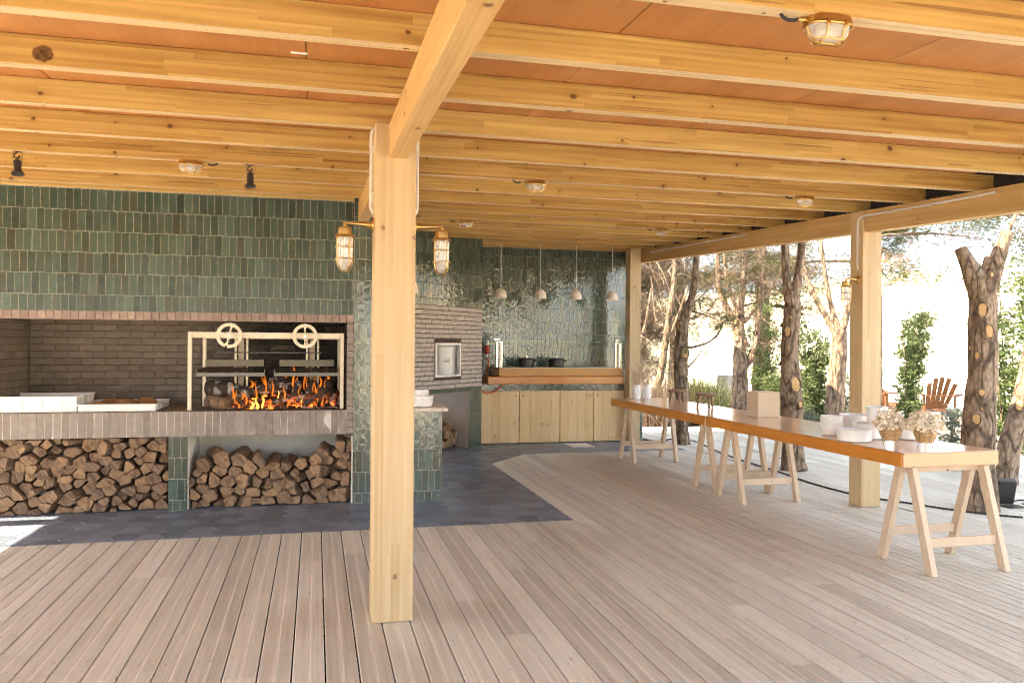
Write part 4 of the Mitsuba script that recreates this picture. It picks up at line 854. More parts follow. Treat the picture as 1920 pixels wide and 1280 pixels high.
for i in range(70): ash.add(*blob((er.uniform(-0.75, 0.18), er.uniform(7.48, 7.85), 0.863), (er.uniform(0.015, 0.045), er.uniform(0.015, 0.04), er.uniform(0.008, 0.02)), 100 + i, 1))
tag(put('ash', ash, 'charred', FIRE, uv=(0.95, 0.5)), kind='stuff')
def flame(x, y, z, h, w, seed):
    r = np.random.default_rng(seed); n = 14; t = np.linspace(0, 1, n); ph = r.uniform(0, 6, 2); am = r.uniform(0.5, 1.1)
    cx = x + am * w * np.sin(ph[0] + 5 * t) * t * 1.3; cy = y + 0.4 * w * np.sin(ph[1] + 4 * t) * t; wd = w * (0.35 + 1.0 * t ** 0.6) * (1 - t) ** 0.85 + 0.0008; tw = ph[0] + 1.8 * t
    a = np.linspace(0, 2 * np.pi, 10, endpoint=False); rings = []
    for i in range(n):
        u, v_ = wd[i] * np.cos(a), 0.35 * wd[i] * np.sin(a); c, s = math.cos(tw[i] * 0.5), math.sin(tw[i] * 0.5)
        rings.append(np.c_[cx[i] + u * c - v_ * s, cy[i] + u * s + v_ * c, np.full(10, z + h * t[i])])
    f = []
    for i in range(n - 1):
        for k in range(10): p, q = i * 10 + k, i * 10 + (k + 1) % 10; f += [[p, q, q + 10], [p, q + 10, p + 10]]
    v = np.vstack(rings); c = np.repeat(np.c_[cx, cy, z + h * t], 10, 0); w = c + (v - c) * 0.5; w[:, 2] = z + (w[:, 2] - z) * 0.8
    return np.vstack([v, w]), np.vstack([f, np.array(f) + len(v)])
scene['flame_gas'] = {'type': 'mask', 'opacity': 0.5, 'bsdf': {'type': 'diffuse', 'reflectance': rgb(0.05, 0.03, 0.02)}}
fl = [(-0.44, 7.66, 1.00, 0.19, 0.016), (-0.46, 7.70, 0.97, 0.15, 0.018), (-0.20, 7.62, 1.05, 0.15, 0.017), (-0.175, 7.66, 1.04, 0.10, 0.022), (-0.10, 7.66, 1.02, 0.14, 0.018), (-0.075, 7.64, 1.03, 0.11, 0.016), (0.045, 7.66, 1.03, 0.10, 0.015), (0.11, 7.68, 1.06, 0.12, 0.015), (0.135, 7.7, 1.05, 0.10, 0.012), (-0.50, 7.48, 0.865, 0.085, 0.030), (-0.55, 7.50, 0.865, 0.07, 0.024), (-0.46, 7.50, 0.865, 0.10, 0.020), (-0.33, 7.58, 0.90, 0.09, 0.016), (-0.70, 7.58, 0.90, 0.12, 0.016), (-0.64, 7.60, 0.92, 0.07, 0.018), (-0.17, 7.50, 0.87, 0.09, 0.016), (-0.12, 7.49, 0.87, 0.075, 0.018), (0.02, 7.52, 0.92, 0.10, 0.013), (-0.58, 7.74, 1.0, 0.10, 0.03), (0.0, 7.76, 1.0, 0.12, 0.03), (-0.28, 7.80, 1.05, 0.1, 0.03), (-0.36, 7.72, 1.02, 0.10, 0.022), (-0.72, 7.62, 0.95, 0.10, 0.018), (-0.02, 7.60, 1.0, 0.09, 0.014), (0.06, 7.50, 0.88, 0.06, 0.02), (-0.24, 7.50, 0.88, 0.08, 0.014), (-0.60, 7.52, 0.9, 0.1, 0.016), (-0.52, 7.62, 0.95, 0.12, 0.022), (-0.38, 7.62, 0.97, 0.13, 0.018), (-0.27, 7.56, 0.95, 0.10, 0.016), (-0.14, 7.56, 0.95, 0.13, 0.018), (0.0, 7.56, 0.96, 0.12, 0.015), (0.09, 7.58, 0.98, 0.12, 0.016), (-0.66, 7.5, 0.87, 0.07, 0.02), (-0.40, 7.49, 0.865, 0.07, 0.022)]
for i, (x, y, z, h, w) in enumerate(fl):
    hot = i in (9, 10, 11, 16, 12)
    put('flame', flame(x, y, z, h * (1.0 + 0.5 * ((i * 7) % 5) / 5), w * (0.7 + 0.5 * ((i * 3) % 4) / 4), i + 3), 'flame_gas', FIRE, smooth=True, emitter=glow((0.12, 0.05, 0.008) if hot else (0.042, 0.0095, 0.0007)))

# ------------------------------------------------------------------ firewood
from scipy.spatial import Voronoi
def logs_in(x0, x1, ztop, n, seed, ybase, label, group, aniso=1.15, zmin=0.004, ytilt=7):
    done = []; r = np.random.default_rng(seed); L = x1 - x0; zm = max(ztop(x) for x in np.linspace(x0, x1, 50))
    pts = []
    for k in range(60 * n):
        p = V3([r.uniform(x0, x1), r.uniform(0, zm)]); s = 0.72 * math.sqrt(L * zm / n) * r.uniform(0.55, 1.3)
        if all((p[0] - q[0]) ** 2 / aniso ** 2 + (p[1] - q[1]) ** 2 > s * s for q in pts): pts.append(p)
    pts = np.array(pts); al = np.vstack([pts, pts * [1, -1], pts * [-1, 1] + [2 * x0, 0], pts * [-1, 1] + [2 * x1, 0], pts * [1, -1] + [0, 2 * zm]])
    vo = Voronoi(al * [1 / aniso, 1])
    for i, p in enumerate(pts):
        reg = vo.regions[vo.point_region[i]]
        if -1 in reg: continue
        if p[1] > ztop(p[0]) * (1 if zm > 0.6 and ztop(p[0]) > 0.6 else 0.93): continue
        q = Polygon(vo.vertices[reg] * [aniso, 1]).buffer(-r.choice([0.0015, 0.003, 0.005, 0.010], p=[.3, .35, .25, .1]))
        if q.is_empty or q.geom_type != 'Polygon': continue
        ro = r.uniform(0.004, 0.02); q = q.buffer(-ro).buffer(ro * 0.9, 2)
        if q.is_empty or q.geom_type != 'Polygon' or q.area < 5e-4: continue
        ring = np.array(q.simplify(0.002).exterior.coords)[:-1]
        if not q.exterior.is_ccw: ring = ring[::-1]
        # a few more points along the outline, roughened
        d = []
        for a, b in zip(ring, np.roll(ring, -1, 0)):
            m = max(1, int(np.linalg.norm(b - a) / 0.018)); d += [a + (b - a) * t / m for t in range(m)]
        d = np.array(d); c = d.mean(0); jag = 1 + 0.26 * (meshkit.fbm(np.c_[d * 28, np.full(len(d), i)], 2, seed) - 0.5); d = c + (d - c) * jag[:, None]; d[:, 1] = np.maximum(d[:, 1], zmin)
        y0 = ybase + abs(r.normal(0.0, 0.045)); ln = r.uniform(0.30, 0.38)
        # a third of the logs taper or lie a little askew
        v, f = prism(d, y0, y0 + ln, 0.05)
        tw = np.array([r.normal(0, ytilt), r.normal(0, 3)]) * (2.2 if r.random() < 0.25 else 1); cc = V3([c[0], y0 + 0.1, c[1]])
        v = (v - cc) @ rot((0, 0, 1), tw[0]).T @ rot((1, 0, 0), tw[1]).T + cc; v[:, 2] = np.maximum(v[:, 2], 0.003)
        fc = (np.abs(v[:, 1] - v[:, 1].min()) < 0.02); v[fc, 1] += 0.03 * (meshkit.fbm(np.c_[v[fc][:, [0, 2]] * 14, np.full(fc.sum(), i)], 2, 3) - 0.5)
        done.append((put('firewood_log', (v, f), 'firewood', smooth=38, uv=(r.random(), np.clip(r.normal(0.55, 0.3), 0, 1))), c))
    layer = lambda c: min(4, int(5 * c[1] / zm))
    for j, w in enumerate(('bottom', 'second', 'middle', 'fourth', 'top')):
        for i, (k, c) in enumerate(sorted((q for q in done if layer(q[1]) == j), key=lambda q: -q[1][0])): tag(k, f'split firewood log in the {label}, {w} layer, {ORD[i]} from the right', 'firewood log', group)
logs_in(-2.78, -1.232, lambda x: 0.632, 47, 3, FY + 0.03, 'tall left stack', 'firewood stacked under the left of the hearth')
def heap(x): return float(np.interp(x, [-1.06, -0.98, -0.90, -0.80, -0.70, -0.62, -0.5, -0.4, -0.25, -0.1, 0.05, 0.15, 0.25, 0.325], [0.33, 0.43, 0.49, 0.46, 0.44, 0.49, 0.45, 0.47, 0.44, 0.42, 0.47, 0.54, 0.57, 0.56]))
logs_in(-1.062, 0.324, heap, 30, 9, FY + 0.05, 'low heap under the grill', 'firewood heaped under the grill', 1.0, ytilt=9)
# kindling in the oven's niche
KIN = []; kr = np.random.default_rng(12)
for i in range(46):
    lay_ = int(i / 12); z = 0.035 + 0.078 * lay_; s = -0.13 - kr.uniform(0, 0.44 - 0.05 * lay_); dep = 0.10 + kr.uniform(0, 0.26) + 0.03 * lay_
    w, h, l = kr.uniform(0.035, 0.05), kr.uniform(0.03, 0.042), kr.uniform(0.10, 0.16)
    M = rot((0, 0, 1), 45 + kr.normal(20, 40)) @ rot((0, 1, 0), kr.normal(0, 16)) @ rot((1, 0, 0), kr.normal(0, 30))
    v, f = bbox((-w, -l / 2, -h), (w, l / 2, h), 0.004); v = v @ M.T; v[:, 2] += max(z, -v[:, 2].min() + 0.003)
    v = v + OP * [1, 1, 0] + OU * s - ON * dep
    KIN.append((put('kindling_block', (v, f), 'firewood', uv=(kr.random(), kr.uniform(0, 0.6))), lay_, s))
for j, w in enumerate(('bottom', 'second', 'third', 'top')):
    for i, (k, _, _) in enumerate(sorted((q for q in KIN if q[1] == j), key=lambda q: q[2])): tag(k, f'short sawn wood block in the oven niche pile, {w} layer, {ORD[i]} from the left', 'wood block', 'wood blocks piled in the oven niche')
arch = put('log_arch', tube(spline([OP + OU * -0.60 - ON * 0.36 + V3([0, 0, 0.26]), OP + OU * -0.46 - ON * 0.36 + V3([0, 0, 0.37]), OP + OU * -0.30 - ON * 0.35 + V3([0, 0, 0.40]), OP + OU * -0.13 - ON * 0.35 + V3([0, 0, 0.27])], 5), 0.05, 10, True, 0.15, 3), 'firewood', smooth=50); tag(arch, 'curved dark log lying across the top of the wood pile in the oven niche', 'log')
TREES = {}
TREES['A'] = {'base': (5.3, 10.9, 0),
  'trunk': [(5.289, 10.905, 0.001, 0.182), (5.281, 10.909, 0.254, 0.15), (5.279, 10.91, 0.57, 0.142), (5.255, 10.922, 1.122, 0.158), (5.266, 10.916, 1.518, 0.15), (5.299, 10.901, 1.834, 0.111), (5.387, 10.858, 2.15, 0.087), (5.44, 10.832, 2.465, 0.079), (5.453, 10.826, 2.717, 0.075), (5.469, 10.818, 3.41, 0.063), (5.478, 10.813, 4.198, 0.047)],
  'b1': [(5.315, 10.893, 1.423, 0.032), (5.557, 10.775, 1.481, 0.024), (5.727, 10.692, 1.615, 0.019), (5.801, 10.656, 1.796, 0.012)],
  'b2': [(5.313, 10.894, 1.834, 0.024), (5.554, 10.776, 1.929, 0.016), (5.724, 10.694, 2.148, 0.011)],
  'b3': [(5.338, 10.882, 1.124, 0.024), (5.455, 10.825, 1.267, 0.016), (5.543, 10.782, 1.425, 0.01)],
  'b4': [(5.346, 10.878, 2.031, 0.024), (5.62, 10.744, 2.305, 0.016), (5.722, 10.695, 2.501, 0.008)],
  'scars': [(5.209, 10.944, 1.739, 0.071), (5.309, 10.896, 1.344, 0.079)],
}
TREES['B'] = {'base': (7.0, 12.3, 0),
  'trunk': [(6.992, 12.304, -0.054, 0.281), (6.999, 12.301, 0.173, 0.245), (7.011, 12.294, 0.627, 0.218), (7.016, 12.291, 1.08, 0.2), (7.014, 12.292, 1.534, 0.163), (6.989, 12.306, 1.824, 0.136)],
  'l1': [(6.998, 12.301, 1.67, 0.109), (6.835, 12.394, 2.079, 0.091), (6.719, 12.46, 2.4, 0.082), (6.685, 12.479, 2.812, 0.073), (6.667, 12.49, 3.361, 0.064), (6.669, 12.489, 4.368, 0.046)],
  'l2': [(6.997, 12.302, 1.806, 0.082), (6.934, 12.338, 2.17, 0.064), (6.849, 12.386, 2.444, 0.055), (6.793, 12.418, 2.809, 0.046), (6.759, 12.437, 3.449, 0.037)],
  'l3': [(7.012, 12.293, 1.761, 0.091), (7.032, 12.282, 2.26, 0.082), (7.061, 12.266, 2.622, 0.073), (7.073, 12.258, 3.075, 0.063), (7.084, 12.252, 3.891, 0.054)],
  'l4': [(7.031, 12.282, 1.081, 0.109), (7.144, 12.218, 1.245, 0.099), (7.24, 12.163, 1.536, 0.072), (7.282, 12.139, 1.987, 0.063), (7.324, 12.115, 2.527, 0.059), (7.344, 12.104, 2.978, 0.054), (7.369, 12.09, 3.878, 0.045)],
  'l5': [(7.057, 12.267, 1.851, 0.063), (7.214, 12.178, 2.077, 0.045), (7.4, 12.072, 2.346, 0.036), (7.547, 11.989, 2.658, 0.027), (7.692, 11.906, 2.968, 0.018)],
  'stub': [(7.032, 12.282, 1.062, 0.109), (7.122, 12.231, 1.191, 0.118), (7.204, 12.184, 1.291, 0.117)],
  'scars': [(6.973, 12.315, 1.988, 0.027), (6.951, 12.328, 1.851, 0.036), (6.968, 12.318, 1.561, 0.036)],
}
TREES['C'] = {'base': (5.5, 8.4, 0),
  'trunk': [(5.502, 8.399, 0.002, 0.208), (5.491, 8.406, 0.191, 0.17), (5.489, 8.407, 0.506, 0.158), (5.477, 8.415, 0.884, 0.164), (5.46, 8.426, 1.263, 0.139), (5.469, 8.421, 1.643, 0.133), (5.482, 8.412, 1.927, 0.12), (5.471, 8.419, 2.085, 0.107)],
  'l': [(5.457, 8.428, 2.022, 0.076), (5.42, 8.452, 2.276, 0.063), (5.408, 8.46, 2.72, 0.06), (5.395, 8.468, 3.165, 0.057), (5.386, 8.475, 3.991, 0.044)],
  'r': [(5.491, 8.406, 2.022, 0.082), (5.535, 8.377, 2.305, 0.063), (5.563, 8.359, 2.619, 0.057), (5.576, 8.35, 3.028, 0.054), (5.591, 8.341, 3.972, 0.044)],
  'knob1': [(5.428, 8.447, 1.687, 0.044), (5.378, 8.48, 1.718, 0.038)],
  'knob2': [(5.421, 8.452, 1.237, 0.051), (5.365, 8.488, 1.261, 0.038)],
  'scars': [(5.444, 8.437, 1.617, 0.051), (5.512, 8.392, 0.999, 0.082), (5.553, 8.365, 0.761, 0.038), (5.468, 8.421, 1.788, 0.019)],
}
TREES['D'] = {'base': (7.5, 10.3, 0),
  'trunk': [(7.44, 10.344, -0.119, 0.236), (7.444, 10.341, 0.275, 0.213), (7.465, 10.326, 0.905, 0.181), (7.492, 10.306, 1.378, 0.165), (7.502, 10.298, 1.677, 0.141)],
  'l': [(7.479, 10.315, 1.598, 0.079), (7.371, 10.394, 1.85, 0.063), (7.232, 10.495, 2.169, 0.056), (7.141, 10.562, 2.45, 0.048), (7.091, 10.598, 2.731, 0.04), (7.032, 10.641, 3.455, 0.032)],
  'm': [(7.49, 10.307, 1.693, 0.071), (7.412, 10.364, 2.008, 0.055), (7.339, 10.418, 2.484, 0.047), (7.295, 10.449, 2.882, 0.044), (7.269, 10.468, 3.2, 0.04), (7.222, 10.502, 4.237, 0.032)],
  'r': [(7.526, 10.281, 1.677, 0.071), (7.589, 10.236, 2.006, 0.063), (7.633, 10.203, 2.397, 0.055), (7.649, 10.192, 2.787, 0.047), (7.663, 10.182, 3.568, 0.039)],
  'scars': [],
}
TREES['E'] = {'base': (5.82, 6.0, 0),
  'trunk': [(5.825, 5.995, -0.021, 0.163), (5.819, 6.001, 0.17, 0.144), (5.811, 6.008, 0.505, 0.135), (5.819, 6.001, 0.939, 0.13), (5.838, 5.982, 1.276, 0.12), (5.834, 5.986, 1.612, 0.115), (5.83, 5.99, 1.9, 0.115), (5.83, 5.991, 2.054, 0.12)],
  'l': [(5.806, 6.014, 2.046, 0.092), (5.754, 6.064, 2.203, 0.073), (5.705, 6.111, 2.362, 0.054)],
  'm': [(5.853, 5.968, 2.044, 0.062), (5.876, 5.945, 2.267, 0.053)],
  'r': [(5.868, 5.953, 2.067, 0.081), (5.92, 5.903, 2.288, 0.067), (5.966, 5.858, 2.494, 0.052)],
  'shoot': [(5.963, 5.861, 2.442, 0.019), (5.995, 5.831, 2.581, 0.019), (6.02, 5.806, 2.668, 0.017), (6.033, 5.793, 2.978, 0.014)],
  'knob': [(5.768, 6.051, 1.008, 0.034), (5.737, 6.08, 1.026, 0.029)],
  'scars': [(5.834, 5.987, 1.78, 0.053), (5.867, 5.954, 1.588, 0.053), (5.772, 6.046, 1.443, 0.019), (5.808, 6.011, 1.376, 0.029), (5.83, 5.99, 1.045, 0.034), (5.804, 6.015, 0.808, 0.048), (5.828, 5.992, 0.906, 0.014), (5.877, 5.945, 2.09, 0.024)],
}
TREES['F'] = {'base': (7.2, 7.13, 0),
  'trunk': [(7.229, 7.101, -0.01, 0.144), (7.239, 7.091, 0.152, 0.12), (7.255, 7.074, 0.383, 0.12), (7.292, 7.037, 0.644, 0.114), (7.325, 7.004, 0.892, 0.097), (7.361, 6.967, 1.189, 0.085), (7.4, 6.928, 1.53, 0.074), (7.438, 6.889, 2.095, 0.062), (7.462, 6.865, 2.883, 0.051)],
  'scars': [(7.315, 7.014, 0.845, 0.051)],
}
TREES['G'] = {'base': (7.2, 14.0, 0),
  'trunk': [(6.276, 14.475, -0.283, 0.228), (6.265, 14.481, 0.079, 0.176), (6.372, 14.426, 0.445, 0.135), (6.478, 14.371, 0.809, 0.114), (6.556, 14.331, 1.326, 0.103), (6.624, 14.296, 1.946, 0.093), (6.693, 14.261, 2.461, 0.082), (6.726, 14.244, 2.975, 0.072), (6.756, 14.229, 4.004, 0.051)],
  'l': [(6.273, 14.477, 0.183, 0.104), (6.179, 14.525, 0.699, 0.073), (6.138, 14.546, 1.322, 0.062), (6.244, 14.492, 1.945, 0.052), (6.331, 14.447, 2.567, 0.041)],
  'm': [(6.505, 14.358, 0.913, 0.062), (6.609, 14.304, 1.533, 0.052), (6.785, 14.213, 2.049, 0.041), (6.943, 14.132, 2.561, 0.031)],
  'scars': [],
}

# ------------------------------------------------------------------ tables on trestles
def trestle(parent, y, x0=3.835, x1=4.40, top=0.668):
    tr = put('trestle', MB().box((x0 - 0.02, y - 0.030, top - 0.045), (x1 + 0.02, y + 0.030, top), 0.003), 'wood_trestle', parent)
    for x in (x0, x1):
        for s in (-1, 1): put('leg', bar((x, y + s * 0.045, top - 0.004), (x, y + s * 0.232, 0.0025), 0.036, 0.058, 0.004, up=(1, 0, 0)) if False else leg_mesh(x, y, s, top), 'wood_trestle', tr)
        put('hinge_strap', bar((x + 0.027, y - 0.135, 0.372), (x + 0.027, y + 0.135, 0.366), 0.004, 0.016, 0, up=(1, 0, 0)), 'steel_dark', tr)
    for s in (-1, 1): put('stretcher', MB().box((x0 + 0.022, y + s * 0.178 - 0.011, 0.165), (x1 - 0.022, y + s * 0.178 + 0.011, 0.225), 0.003), 'wood_trestle', tr)
def leg_mesh(x, y, s, top):
    v, f = bbox((-0.020, -0.031, 0), (0.020, 0.031, 1), 0); v = v.copy()
    yy = y + s * (0.048 + (0.232 - 0.048) * (1 - v[:, 2])); return np.c_[x + v[:, 0], yy + v[:, 1], 0.0025 + (top - 0.008) * v[:, 2]], f
def table(label, y0, y1, xa, xb, trs, zt=0.770):
    t = thing('trestle_table', label, 'table', 'trestle tables in a row')
    put('tabletop', MB().box((xa, y0 + 0.0135, zt - 0.095), (xb, y1, zt - 0.007), 0.004), 'wood_orange', t)
    put('top_board', MB().box((xa + 0.001, y0 + 0.001, zt - 0.0065), (xb - 0.001, y1 - 0.001, zt), 0.002), 'wood_top', t)
    put('end_board', MB().box((xa + 0.004, y0, zt - 0.0945), (xb - 0.002, y0 + 0.013, zt - 0.007), 0.004), 'wood_peach', t)
    for y in trs: trestle(t, y, top=zt - 0.0965)
table('orange timber trestle table nearer the camera, carrying bowls, flower baskets and a wooden box', 4.452, 7.165, 3.72, 4.475, (4.56, 6.885))
table('orange timber trestle table farther back, carrying two small stools and two vases', 7.180, 9.76, 3.72, 4.475, (7.385, 9.465))
ZT = 0.7715
# bowls, bucket
g = 'white ceramic bowls and pots on the near table'
def white(name, m, label, cat='bowl'): tag(put(name, m, 'ceramic_white', smooth=40), label, cat, g)
white('white_bowl', bowl((3.835, 5.095, ZT), 0.120, 0.088, foot=0.86), 'wide white ceramic bowl at the front edge of the near table')
for i in range(3): white('white_bowl', bowl((3.905, 5.46, ZT + 0.043 * i), 0.083, 0.066, foot=0.72, belly=0.02), 'small white bowl in the stack of three left of the wide bowl, ' + ('at its bottom', 'in its middle', 'on its top')[i])
for i in range(3): white('white_bowl', bowl((4.235, 5.62, ZT + 0.042 * i), 0.118, 0.06, foot=0.8), 'white bowl in the stack of three behind the wide bowl, ' + ('at its bottom', 'in its middle', 'on its top')[i])
white('white_pot', bowl((4.065, 5.235, ZT), 0.115, 0.115, foot=0.92), 'plain white pot behind the wide bowl and the left basket', 'pot')
white('white_pot', bowl((4.335, 5.13, ZT), 0.105, 0.125, foot=0.9), 'round white pot half hidden between the two flower baskets', 'pot')
bk = thing('white_cup', 'tall white cup standing behind the left flower basket', 'cup', g)
put('body', lathe([(0, 0), (0.058, 0), (0.064, 0.008), (0.078, 0.225), (0.081, 0.228), (0.081, 0.234), (0.075, 0.234), (0.072, 0.22), (0.058, 0.02), (0, 0.018)], 44, (4.165, 5.27, ZT)), 'ceramic_white', bk, smooth=40)
# flower baskets
def basket(x, y, label, seed):
    t = thing('flower_basket', label, 'flower basket', 'rattan baskets of white flowers'); r = np.random.default_rng(seed); c = V3([x, y, ZT])
    pr = []
    zs = np.linspace(0.040, 0.142, 34)
    for i, z in enumerate(zs):
        u = (z - 0.040) / 0.102; rad = 0.043 + 0.030 * math.sin(math.pi * min(1, u * 0.93) * 0.62 + 0.05) ** 0.9 - 0.013 * max(0, u - 0.62) / 0.38
        pr.append((rad + (0.0011 if i % 2 else -0.0005), z))
    put('body', lathe([(0, 0.041)] + pr + [(0.052, 0.142), (0.05, 0.12), (0, 0.118)], 36, c), 'rattan', t, smooth=30)
    m = MB()
    for k in range(6):
        a = 2 * math.pi * k / 6 + 0.3; u = V3([math.cos(a), math.sin(a), 0]); m.tube([c + u * (q[0] + 0.0015) + V3([0, 0, q[1]]) for q in pr[::3]], 0.0011, 5)
    for z in (0.062, 0.075, 0.085, 0.108):
        q = min(pr, key=lambda p: abs(p[1] - z)); a = np.linspace(0, 2 * np.pi, 33); m.tube(np.c_[c[0] + (q[0] + .001) * np.cos(a), c[1] + (q[0] + .001) * np.sin(a), np.full(33, c[2] + q[1])], 0.0009, 5)
    put('wire_band', m, 'steel_dark', t)
    for k in range(3):
        a = 2 * math.pi * k / 3 + 0.9; u = V3([math.cos(a), math.sin(a), 0]); w = V3([-u[1], u[0], 0])
        f0 = c + u * 0.052 + V3([0, 0, 0.0014])
        put('wire_leg', MB().tube([c + u * 0.047 + w * 0.016 + V3([0, 0, 0.052]), f0, c + u * 0.047 - w * 0.016 + V3([0, 0, 0.052])], 0.0016, 6), 'steel_dark', t)
    m = MB()
    for k in range(120):
        th, ph = r.uniform(0, 2 * np.pi), math.acos(r.uniform(-0.15, 1)); R = r.choice([r.uniform(0.6, 1.0), r.uniform(0.95, 1.3)], p=[0.75, 0.25]) * (0.8 + 0.45 * meshkit.noise(V3([math.cos(th) * 1.6, math.sin(th) * 1.6, ph * 1.6 + seed])))
        p = c + V3([0.100 * R * math.sin(ph) * math.cos(th), 0.092 * R * math.sin(ph) * math.sin(th), 0.146 + 0.080 * R * math.cos(ph)])
        nrm = (p - c - V3([0, 0, 0.13])); nrm /= np.linalg.norm(nrm)
        for j in range(8):
            q = p + r.normal(0, 0.012, 3); d = nrm + r.normal(0, 0.5, 3); a, b, dd = frame(d)
            for e in range(4):
                w1 = math.pi / 2 * e + r.uniform(0, .5); u = a * math.cos(w1) + b * math.sin(w1); v = np.cross(dd, u); s = r.uniform(0.008, 0.013)
                m.add([q, q + u * s * 0.6 + v * s * 0.5 + dd * 0.002, q + u * s * 1.15 + dd * 0.0005, q + u * s * 0.6 - v * s * 0.5 + dd * 0.002], [[0, 1, 2], [0, 2, 3]], (r.random(), 0))
    tag(put('flowers', m, 'petal', t), kind='stuff')
basket(3.885, 4.775, 'rattan basket on wire legs full of white dried flowers, left of the two', 3)
basket(4.040, 4.625, 'rattan basket on wire legs full of white dried flowers, nearest the table end', 4)
# wooden box
bx_ = thing('wooden_box', 'plain pale plywood box standing on the near table', 'box')
put('front', MB().box((4.150, 6.930, ZT), (4.385, 6.945, ZT + 0.243), 0.002), 'wood_trestle', bx_); put('back', MB().box((4.150, 7.13, ZT), (4.385, 7.145, ZT + 0.243), 0.002), 'wood_trestle', bx_)
put('side', MB().box((4.150, 6.9455, ZT), (4.165, 7.1295, ZT + 0.243), 0.002), 'wood_trestle', bx_); put('side', MB().box((4.370, 6.9455, ZT), (4.385, 7.1295, ZT + 0.243), 0.002), 'wood_trestle', bx_)
put('top', MB().box((4.1655, 6.9455, ZT + 0.225), (4.3695, 7.1295, ZT + 0.241)), 'wood_trestle', bx_)
def stool(x, y, h, label):
    t = thing('small_stool', label, 'stool', 'small round stools on the far table')
    put('seat', lathe([(0, h - 0.027), (0.105, h - 0.027), (0.118, h - 0.022), (0.121, h - 0.005), (0.117, h), (0, h - 0.002)], 40, (x, y, ZT)), 'wood_stool', t, smooth=35)
    for k in range(3):
        a = 2 * math.pi * k / 3 + 0.35; u = V3([math.cos(a), math.sin(a), 0]); c = V3([x, y, ZT])
        put('leg', tube([c + u * 0.078 + V3([0, 0, h - 0.0275]), c + u * 0.100 + V3([0, 0, 0.001])], [0.015, 0.011], 12), 'wood_stool', t, smooth=40)
stool(4.27, 8.95, 0.152, 'small round three legged wooden stool on the far table, left and farther back')
stool(4.22, 8.12, 0.160, 'small round three legged wooden stool on the far table, right and nearer')
def vase(x, y, label, seed):
    t = thing('vase', label, 'vase', 'white vases of dried flowers'); r = np.random.default_rng(seed); c = V3([x, y, ZT])
    put('body', lathe([(0, 0), (0.048, 0), (0.052, 0.006), (0.054, 0.06), (0.054, 0.15), (0.050, 0.175), (0.046, 0.185), (0.042, 0.183), (0.045, 0.15), (0.045, 0.02), (0, 0.018)], 30, c), 'ceramic_white', t, smooth=40)
    m = MB()
    for k in range(70):
        a, el = r.uniform(0, 2 * np.pi), r.uniform(0.1, 0.65); h = r.uniform(0.18, 0.42); d = V3([math.cos(a) * math.sin(el), math.sin(a) * math.sin(el), math.cos(el)])
        p = [c + V3([d[0] * 0.03, d[1] * 0.03, 0.05]), c + d * h * 0.5 + V3([0, 0, 0.12]), c + d * h + V3([0, 0, 0.12 - 0.12 * math.sin(el) ** 2])]
        m.tube(spline(p, 3), 0.0012, 4, u=(r.random(), 0))
        for j in range(16):
            q = p[1] + (p[2] - p[1]) * r.uniform(0.2, 1.1) + r.normal(0, 0.006, 3); s = r.uniform(0.005, 0.013); u = r.normal(0, 1, 3); u /= np.linalg.norm(u); w = np.cross(u, d); w /= np.linalg.norm(w) + 1e-9
            m.add([q, q + u * s + w * s * 0.3, q + u * s * 1.9, q + u * s - w * s * 0.3], [[0, 1, 2], [0, 2, 3]], (r.random(), 0))
    tag(put('dried_flowers', m, 'dry_stem', t), kind='stuff')
vase(3.99, 9.56, 'white cylindrical vase of dried flowers at the far end of the table, on the left', 1)
vase(4.135, 9.56, 'white cylindrical vase of dried flowers at the far end of the table, on the right', 2)

# ------------------------------------------------------------------ cables and gear on the deck
def cable(pts, label, r=0.009, k=8):
    t = put('power_cable', tube(spline(pts, k), r, 6), 'black_rubber', smooth=True); tag(t, label, 'cable')
cable([(4.90, 11.55, 0.01), (5.1, 11.2, 0.01), (5.35, 11.45, 0.01), (5.6, 11.2, 0.01), (5.5, 10.6, 0.01), (5.35, 9.9, 0.012), (5.25, 9.0, 0.010), (5.20, 8.2, 0.011), (5.12, 7.4, 0.010), (5.15, 6.8, 0.010), (5.35, 6.4, 0.010), (5.62, 5.9, 0.010), (5.9, 5.62, 0.010)], 'long black cable running along the deck from the kitchen past the trees to the post')
cable([(6.28, 6.12, 0.02), (6.34, 6.02, 0.06), (6.36, 5.95, 0.02), (6.45, 5.98, 0.03), (6.55, 6.05, 0.16), (6.62, 6.1, 0.30), (6.9, 6.2, 0.34)], 'thin black cable looping up from the floodlight base at the right edge', 0.006)
t = thing('floodlight', 'black floodlight leaning on the deck at the foot of the thick tree', 'floodlight'); M = rot((0, 0, 1), -25) @ rot((1, 0, 0), 20)
put('housing', xf(bbox((-0.08, -0.03, 0.02), (0.08, 0.03, 0.26), 0.01), M, (6.20, 6.12, 0.01)), 'black_paint', t)
for i in range(5): put('fin', xf(bbox((-0.075 + 0.0335 * i, 0.031, 0.04), (-0.069 + 0.0335 * i, 0.05, 0.24)), M, (6.20, 6.12, 0.01)), 'black_paint', t)
put('base', MB().box((6.14, 5.98, 0.0015), (6.32, 6.18, 0.009), 0.002), 'black_paint', t)
t = thing('light_base', 'grey steel floor plate with a small black lamp head at the right edge', 'lamp base')
put('plate', xf(bbox((-0.17, -0.11, 0.0015), (0.17, 0.11, 0.010), 0.002), rot((0, 0, 1), -20), (6.55, 5.98, 0)), 'steel_dark', t); put('stem', tube([(6.60, 6.0, 0.01), (6.62, 6.02, 0.16)], 0.012, 10), 'black_paint', t); put('head', xf(bbox((-0.06, -0.04, -0.03), (0.06, 0.04, 0.03), 0.01), rot((0, 1, 0), 25), (6.62, 6.02, 0.19)), 'black_paint', t)

